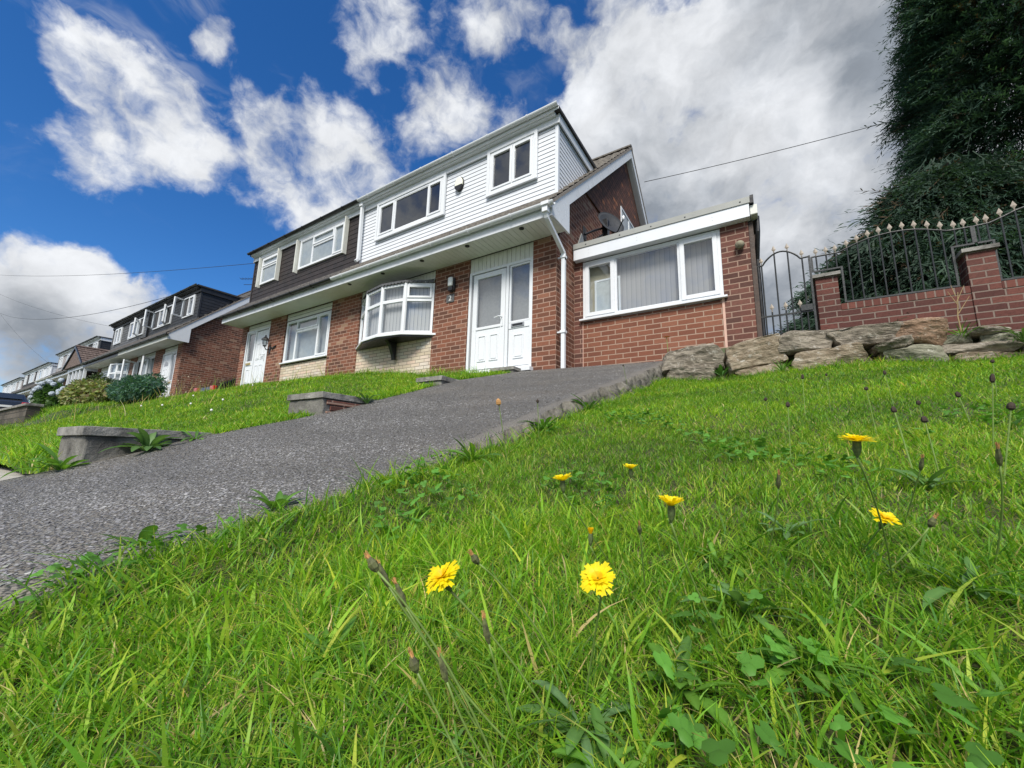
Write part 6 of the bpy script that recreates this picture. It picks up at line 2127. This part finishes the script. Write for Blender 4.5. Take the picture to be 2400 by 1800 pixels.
def flower(label, head, root, nrm, R, cup, seed, bow=(0, 0, 0), half=False):
    """stalked composite flower: stem, calyx, petals"""
    g = np.random.default_rng(seed)
    nrm = Vector(nrm).normalized(); head = Vector(head)
    t_ = thing('hawkbit_flower', label, 'flower', tuple(root), group='yellow flowers on the lawn')
    loc = lambda p: Vector(p) - Vector(root)
    base = head - nrm * (R * .95)
    path = curve3(root, base - nrm * .004, bow)
    mb = MB(); mb.tube([loc(p) for p in path], [.0011] * (len(path) - 2) + [.0012, .0014], 7)
    mb.build('stem', M['stem'], t_, smooth=True)
    x = nrm.orthogonal().normalized(); y = nrm.cross(x)
    mb = MB()
    prof = [(.0016, -.003), (.0042, .001), (.0058, .006), (.0060, .010), (.0054, R * .95)]
    rings = []
    nk = 14
    for (r, h) in prof:
        rings.append(len(mb.v))
        for k in range(nk):
            a = 2 * math.pi * k / nk; rr = .66 * r * R / .0175 * (1 + .10 * (k % 2))
            mb.v.append(tuple(loc(base + nrm * h + x * (rr * math.cos(a)) + y * (rr * math.sin(a)))))
    for i_ in range(len(prof) - 1):
        for k in range(nk):
            k2 = (k + 1) % nk
            mb.f.append((rings[i_] + k, rings[i_] + k2, rings[i_ + 1] + k2, rings[i_ + 1] + k)); mb.mi.append(0)
    mb.build('calyx', M['calyx'], t_)
    V, Q, C = [], [], []
    hx = np.array(loc(head)); N = np.array(nrm); X_ = np.array(x); Y_ = np.array(y)
    layers = [(20, 1.0, cup, .0), (15, .80, cup + .14, .0008), (11, .56, cup + .32, .0015), (8, .34, cup + .6, .0020)]
    if half: layers = [(16, .62, 1.25, .0), (14, .58, 1.35, .001), (10, .5, 1.45, .002)]
    for (n_, l, el, up) in layers:
        for k in range(n_):
            a = 2 * math.pi * (k + g.uniform(-.3, .3)) / n_
            d = X_ * math.cos(a) + Y_ * math.sin(a); s = np.cross(N, d)
            L = R * l * g.uniform(.86, 1.1); e0 = el + g.normal(0, .10); w = R * .140 * g.uniform(.8, 1.15)
            p = hx + N * (up - .002) + d * .0012
            b_ = len(V); c0 = np.array([.95, .76, .003]) if l > .5 and not half else np.array([.95, .64, .003])
            c0 = c0 * g.uniform(.9, 1.08)
            for q in range(5):
                tt = q / 4
                ww = w * (.55 + .55 * tt) if tt < 1 else w * .95
                e = e0 + .12 - tt * .30 * (1 if l > .7 else .4)
                fold = N * (w * .25) * (1 - tt)
                V += [p - s * ww + fold, p, p + s * ww + fold]; C += [c0, c0 * .93, c0]
                p = p + (d * math.cos(e) + N * math.sin(e)) * L / 4
            # toothed tip
            V[-2] = V[-2] - (d * math.cos(e) + N * math.sin(e)) * L * .06
            for q in range(4):
                a3 = b_ + 3 * q
                Q += [(a3, a3 + 1, a3 + 4, a3 + 3), (a3 + 1, a3 + 2, a3 + 5, a3 + 4)]
    np_mesh('petals', np.array(V), np.array(Q).ravel(), np.full(len(Q), 4), M['petal'], np.clip(np.array(C), 0, .95), t_)
    return t_


def rt(x, y): return (x, y, gz(x, y) - .003)


flower('largest and nearest yellow flower, fully open on an upright stem', (2.851, -5.614, -1.678), rt(2.806, -5.545), (.03, -.62, .78), .0178, .12, 101)
flower('open yellow flower tilted to the left, the left one of the two nearest', (2.721, -5.698, -1.680), rt(2.80, -5.585), (-.14, -.58, .80), .0182, .08, 102, bow=(.004, 0, .006))
flower('cup shaped yellow flower with separate upright petals seen from the side', (2.899, -5.494, -1.614), rt(2.945, -5.40), (.06, -.12, .99), .0182, .62, 103, bow=(-.006, 0, 0))
flower('flat yellow flower highest up at the right, seen edge on', (3.096, -5.368, -1.530), rt(3.14, -5.19), (.05, -.16, 1), .0190, .22, 104, bow=(.006, 0, 0))
flower('small yellow flower in front of the drive, left of the other small one', (2.691, -5.36, -1.600), rt(2.735, -5.23), (-.06, -.12, 1), .0195, .50, 105)
flower('smallest and farthest yellow flower on a long thin stem', (2.714, -5.03, -1.582), rt(2.765, -4.96), (0, -.12, 1), .0200, .55, 106)
flower('small tilted yellow flower near the right edge above the leaf rosettes', (3.141, -5.19, -1.637), rt(3.11, -5.12), (.3, -.42, .86), .0180, .22, 107)
flower('half closed orange yellow flower behind the nearest one', (2.757, -5.396, -1.676), rt(2.775, -5.33), (.05, -.05, 1), .0165, 1.2, 108, half=True)


def bud(label, head, root, seed, L=.026, r=.0048, bow=(0, 0, 0), brown=.5, droop=(0, 0, 1)):
    t_ = thing('flower_bud', label, 'bud', tuple(root), group='closed buds and seed heads')
    loc = lambda p: Vector(p) - Vector(root)
    head = Vector(head)
    path = curve3(root, head, bow)
    d = (path[-1] - path[-2]).normalized()
    d = (d + Vector(droop) * .3).normalized()
    mb = MB(); mb.tube([loc(p) for p in path], [.0011] * len(path), 7); mb.build('stem', M['stem'], t_, smooth=True)
    prof = [(.0014, -.001), (r * .8, .003), (r, .008), (r * .92, L * .5), (r * .62, L * .82), (r * .45, L)]
    x = d.orthogonal().normalized(); y = d.cross(x)
    mb = MB(); st = []
    for (rr, h) in prof:
        st.append(len(mb.v))
        for k in range(12):
            a = 2 * math.pi * k / 12; q = rr * (1 + .14 * (k % 2))
            mb.v.append(tuple(loc(head + d * h + x * (q * math.cos(a)) + y * (q * math.sin(a)))))
    for i_ in range(len(prof) - 1):
        for k in range(12):
            mb.f.append((st[i_] + k, st[i_] + (k + 1) % 12, st[i_ + 1] + (k + 1) % 12, st[i_ + 1] + k)); mb.mi.append(0)
    mb.f.append(tuple(st[-1] + k for k in range(12))); mb.mi.append(0)
    mb.build('calyx', M['bud'], t_)
    mb = MB(); g = np.random.default_rng(seed)
    for k in range(16):
        a = g.uniform(0, 6.28); q = r * .42 * g.uniform(.1, 1)
        p0 = head + d * (L * .93) + x * (q * math.cos(a)) + y * (q * math.sin(a)); p1 = p0 + d * g.uniform(.002, .006) * (1 + brown) + x * g.normal(0, .001) + y * g.normal(0, .001)
        mb.tube([loc(p0), loc(p1)], [.0008, .0003], 4)
    mb.build('tip', M['budtip'], t_)
    return t_


BUDS = [('brown tipped bud leaning left, highest of the left foreground group', (2.680, -5.745, -1.672), (2.85, -5.58), (.01, 0, .012)),
        ('slender bud just right of the highest left one', (2.672, -5.722, -1.692), (2.87, -5.54), (.0, 0, -.010)),
        ('brown bud between the left open flower and the slender bud', (2.683, -5.708, -1.712), (2.80, -5.57), (.004, 0, -.004)),
        ('short dark round bud low in the left foreground group', (2.718, -5.722, -1.757), (2.83, -5.66), (.0, .01, -.012)),
        ('orange tipped bud beside the short dark one', (2.735, -5.70, -1.768), (2.83, -5.60), (.0, 0, -.020)),
        ('orange tipped upright bud below the left open flower', (2.757, -5.665, -1.742), (2.80, -5.59), (0, 0, -.004)),
        ('tall pale upright bud right of the cup shaped flower', (3.010, -5.25, -1.598), (2.98, -5.17), (.004, 0, 0)),
        ('tall closed bud under the edge-on flower at the right', (3.218, -5.05, -1.565), (3.20, -4.97), (0, 0, 0)),
        ('tall drooping bud close to the right edge', (3.252, -5.24, -1.555), (3.25, -5.15), (.006, 0, 0)),
        ('round dark bud on a long slanting stem at the right', (3.18, -5.23, -1.640), (3.11, -5.20), (0, 0, -.008)),
        ('tiny dark bud behind the half closed orange flower', (2.700, -5.61, -1.688), (2.76, -5.50), (0, 0, .012)),
        ('little nodding bud right of the half closed flower', (2.832, -5.39, -1.668), (2.82, -5.32), (0, 0, 0))]
for i_, (txt, hd, r_, bw_) in enumerate(BUDS):
    bud(txt, hd, rt(hd[0] * .45 + r_[0] * .55, hd[1] * .45 + r_[1] * .55) if i_ < 6 else rt(*r_), 200 + i_, L=.014 if 'round' in txt or 'tiny' in txt or 'nodding' in txt else .024, r=.0045 if 'round' in txt or 'tiny' in txt else .0032, bow=bw_)

g = np.random.default_rng(77)
PL = [('rusty dead seed head on a bare stalk in front of the drive', (2.07, -4.66, -1.355), (2.08, -4.60), 1),
      ('thin dark stalk right of the rusty one against the slab edge', (2.04, -4.28, -1.295), (2.03, -4.24), 0),
      ('single dark stalk against the top of the drive', (1.67 + .16, -2.19, -.66), (1.86, -2.12), 0)]
def seed_head(label, hd, r_, rust, L=.022, rr=.0055):
    t_ = thing('plantain_stalk', label, 'seed head', (*r_, gz(*r_) - .003), group='plantain seed stalks')
    root = Vector((*r_, gz(*r_) - .003)); hd = Vector(hd)
    mb = MB(); mb.tube([p - root for p in curve3(root, hd, (0, 0, 0), 6)], .0016, 6); mb.build('stem', M['stem'], t_)
    d = (hd - root).normalized(); x = d.orthogonal().normalized(); y = d.cross(x)
    mb = MB(); prof = [(.002, 0), (rr, L * .2), (rr * 1.05, L * .5), (rr * .8, L * .8), (.001, L)]; st = []
    for (q, h) in prof:
        st.append(len(mb.v))
        for k in range(10):
            a = 2 * math.pi * k / 10; w = q * (1 + .18 * (k % 2)); p = hd + d * h + x * w * math.cos(a) + y * w * math.sin(a) - root
            mb.v.append(tuple(p))
    for i_ in range(len(prof) - 1):
        for k in range(10):
            mb.f.append((st[i_] + k, st[i_] + (k + 1) % 10, st[i_ + 1] + (k + 1) % 10, st[i_ + 1] + k)); mb.mi.append(0)
    mb.build('head', M['budtip'] if rust else M['plant_head'], t_)
for (txt, hd, r_, rust) in PL: seed_head(txt, hd, r_, rust, .03 if rust else .02, .009 if rust else .006)
SPOT = [(3.30, -4.62), (3.36, -4.55), (3.43, -4.66), (3.52, -4.35), (3.60, -4.45), (3.32, -4.12), (3.47, -4.0), (3.62, -3.9), (3.75, -4.1), (3.86, -3.7), (3.15, -3.6), (3.0, -3.9), (3.28, -3.3), (3.55, -3.2), (3.9, -3.25), (3.05, -4.5)]
WORD = ['in the right middle of the lawn, nearest of the dark stalks', 'close behind the nearest dark stalk', 'right of the nearest pair of dark stalks', 'leaning slightly in the right part of the lawn', 'beside the leaning dark stalk', 'left of the farther group of dark stalks', 'inside the farther group of dark stalks', 'at the right of the farther group', 'near the right edge of the picture', 'far to the right below the rust coloured stone', 'alone in the centre of the right lawn', 'left of the lone stalk in the right lawn', 'farther up the lawn towards the rocks', 'below the pale greenish block', 'topmost at the right below the flat slab', 'short, behind the edge-on flower']
for (x, y), wd in zip(SPOT, WORD):
    h = g.uniform(.09, .2)
    seed_head('dark plantain seed stalk ' + wd, (x + g.normal(0, .02), y + g.normal(0, .02), gz(x, y) + h), (x, y), 0, g.uniform(.014, .028), g.uniform(.0045, .0065))

# orange hawkweeds and tufts at the stones
for (x, y, z0, z, txt) in ((1.87, -.32, -.30, .13, 'tall orange flower in front of the new red brickwork'), (2.39, -.30, -.2, -.03, 'short orange flower showing above the leftmost boulder')):
    t_ = thing('orange_flower', txt, 'flower', (x, y, z0))
    mb = MB(); mb.tube([(0, 0, 0), (.01, 0, (z - z0) * .6), (0, 0, z - z0)], .004, 6); mb.build('stem', M['stem'], t_)
    mb = MB()
    for k in range(16):
        a = 2 * math.pi * k / 16; d = Vector((math.cos(a), math.sin(a), .15)); s = Vector((-math.sin(a), math.cos(a), 0))
        c = Vector((0, 0, z - z0)); mb.poly([c, c + d * .035 - s * .008, c + d * .05, c + d * .035 + s * .008])
    mb.build('petals', pmat('orange_petal', (.75, .22, .02), .6, .1) if 'tall' in txt else bpy.data.materials['orange_petal'], t_, fix=False)
weed('grass_tuft', 'bright green grass tuft between the rust coloured block and the thin capstone', (4.63, -.50, -.33), 46, .20, .012, LG, 301, elev=(.6, 1.4), curl=1.0, cat='grass tuft')
weed('grass_tuft', 'green tuft in the gap below the dark cracked block', (3.16, -.66, -.56), 34, .2, .014, LG, 302, elev=(.7, 1.4), curl=.9, cat='grass tuft')
weed('grass_tuft', 'brownish dry tuft between the two big bottom blocks', (3.98, -.68, -.58), 36, .13, .010, [(.16, .11, .05), (.12, .13, .04)], 303, elev=(.5, 1.4), curl=1.0, cat='grass tuft')
weed('dock_weed', 'dock leaves in the gap between the leftmost and the tilted boulder', (2.55, -.68, -.55), 9, .2, .05, [(.05, .13, .025)], 304, elev=(.7, 1.3), curl=.8)
weed('fern_tuft', 'dark green growth at the right end of the stones below the brick wall', (5.0, -.55, -.42), 40, .28, .02, [(.045, .10, .025), (.07, .14, .03)], 305, elev=(.3, 1.3), curl=1.3, cat='weed')
t_ = thing('dry_stalk', 'tall branched dry stalk standing in front of the wider brick pier', 'dry stalk', (4.66, -.42, -.32))
mb = MB(); mb.tube([(0, 0, 0), (-.01, 0, .25), (.02, 0, .50)], [.006, .005, .003], 6)
for (a, b_) in ((.28, (.10, .02, .45)), (.38, (-.05, 0, .52)), (.40, (.07, 0, .56)), (.46, (-.02, .0, .58))): mb.tube([(0, 0, a), b_], [.004, .002], 5)
mb.build('stalk', pmat('dry_stem', (.30, .22, .11), .9, .2), t_)

# tiny white clover flowers on the left lawn
g = np.random.default_rng(5)
for (x, y) in ((-5.2, -3.6), (-4.4, -3.5), (-3.6, -3.4), (-6.4, -2.8), (-5.0, -2.4), (-7.3, -3.3), (-2.6, -3.9)):
    z = float(left_z(np.float64(x), np.float64(y)))
    t_ = thing('clover_flower', 'tiny white clover flower in the grass left of the drive', 'flower', (x, y, z), group='white clover flowers on the left lawn')
    mb = MB(); mb.tube([(0, 0, 0), (0, 0, .09)], .003, 6); mb.build('stem', M['stem'], t_)
    mb = MB(); mb.lathe([(.004, .085), (.011, .090), (.014, .100), (.010, .110), (.003, .114)], (0, 0, 0), 10); mb.build('head', M['numeral'], t_)
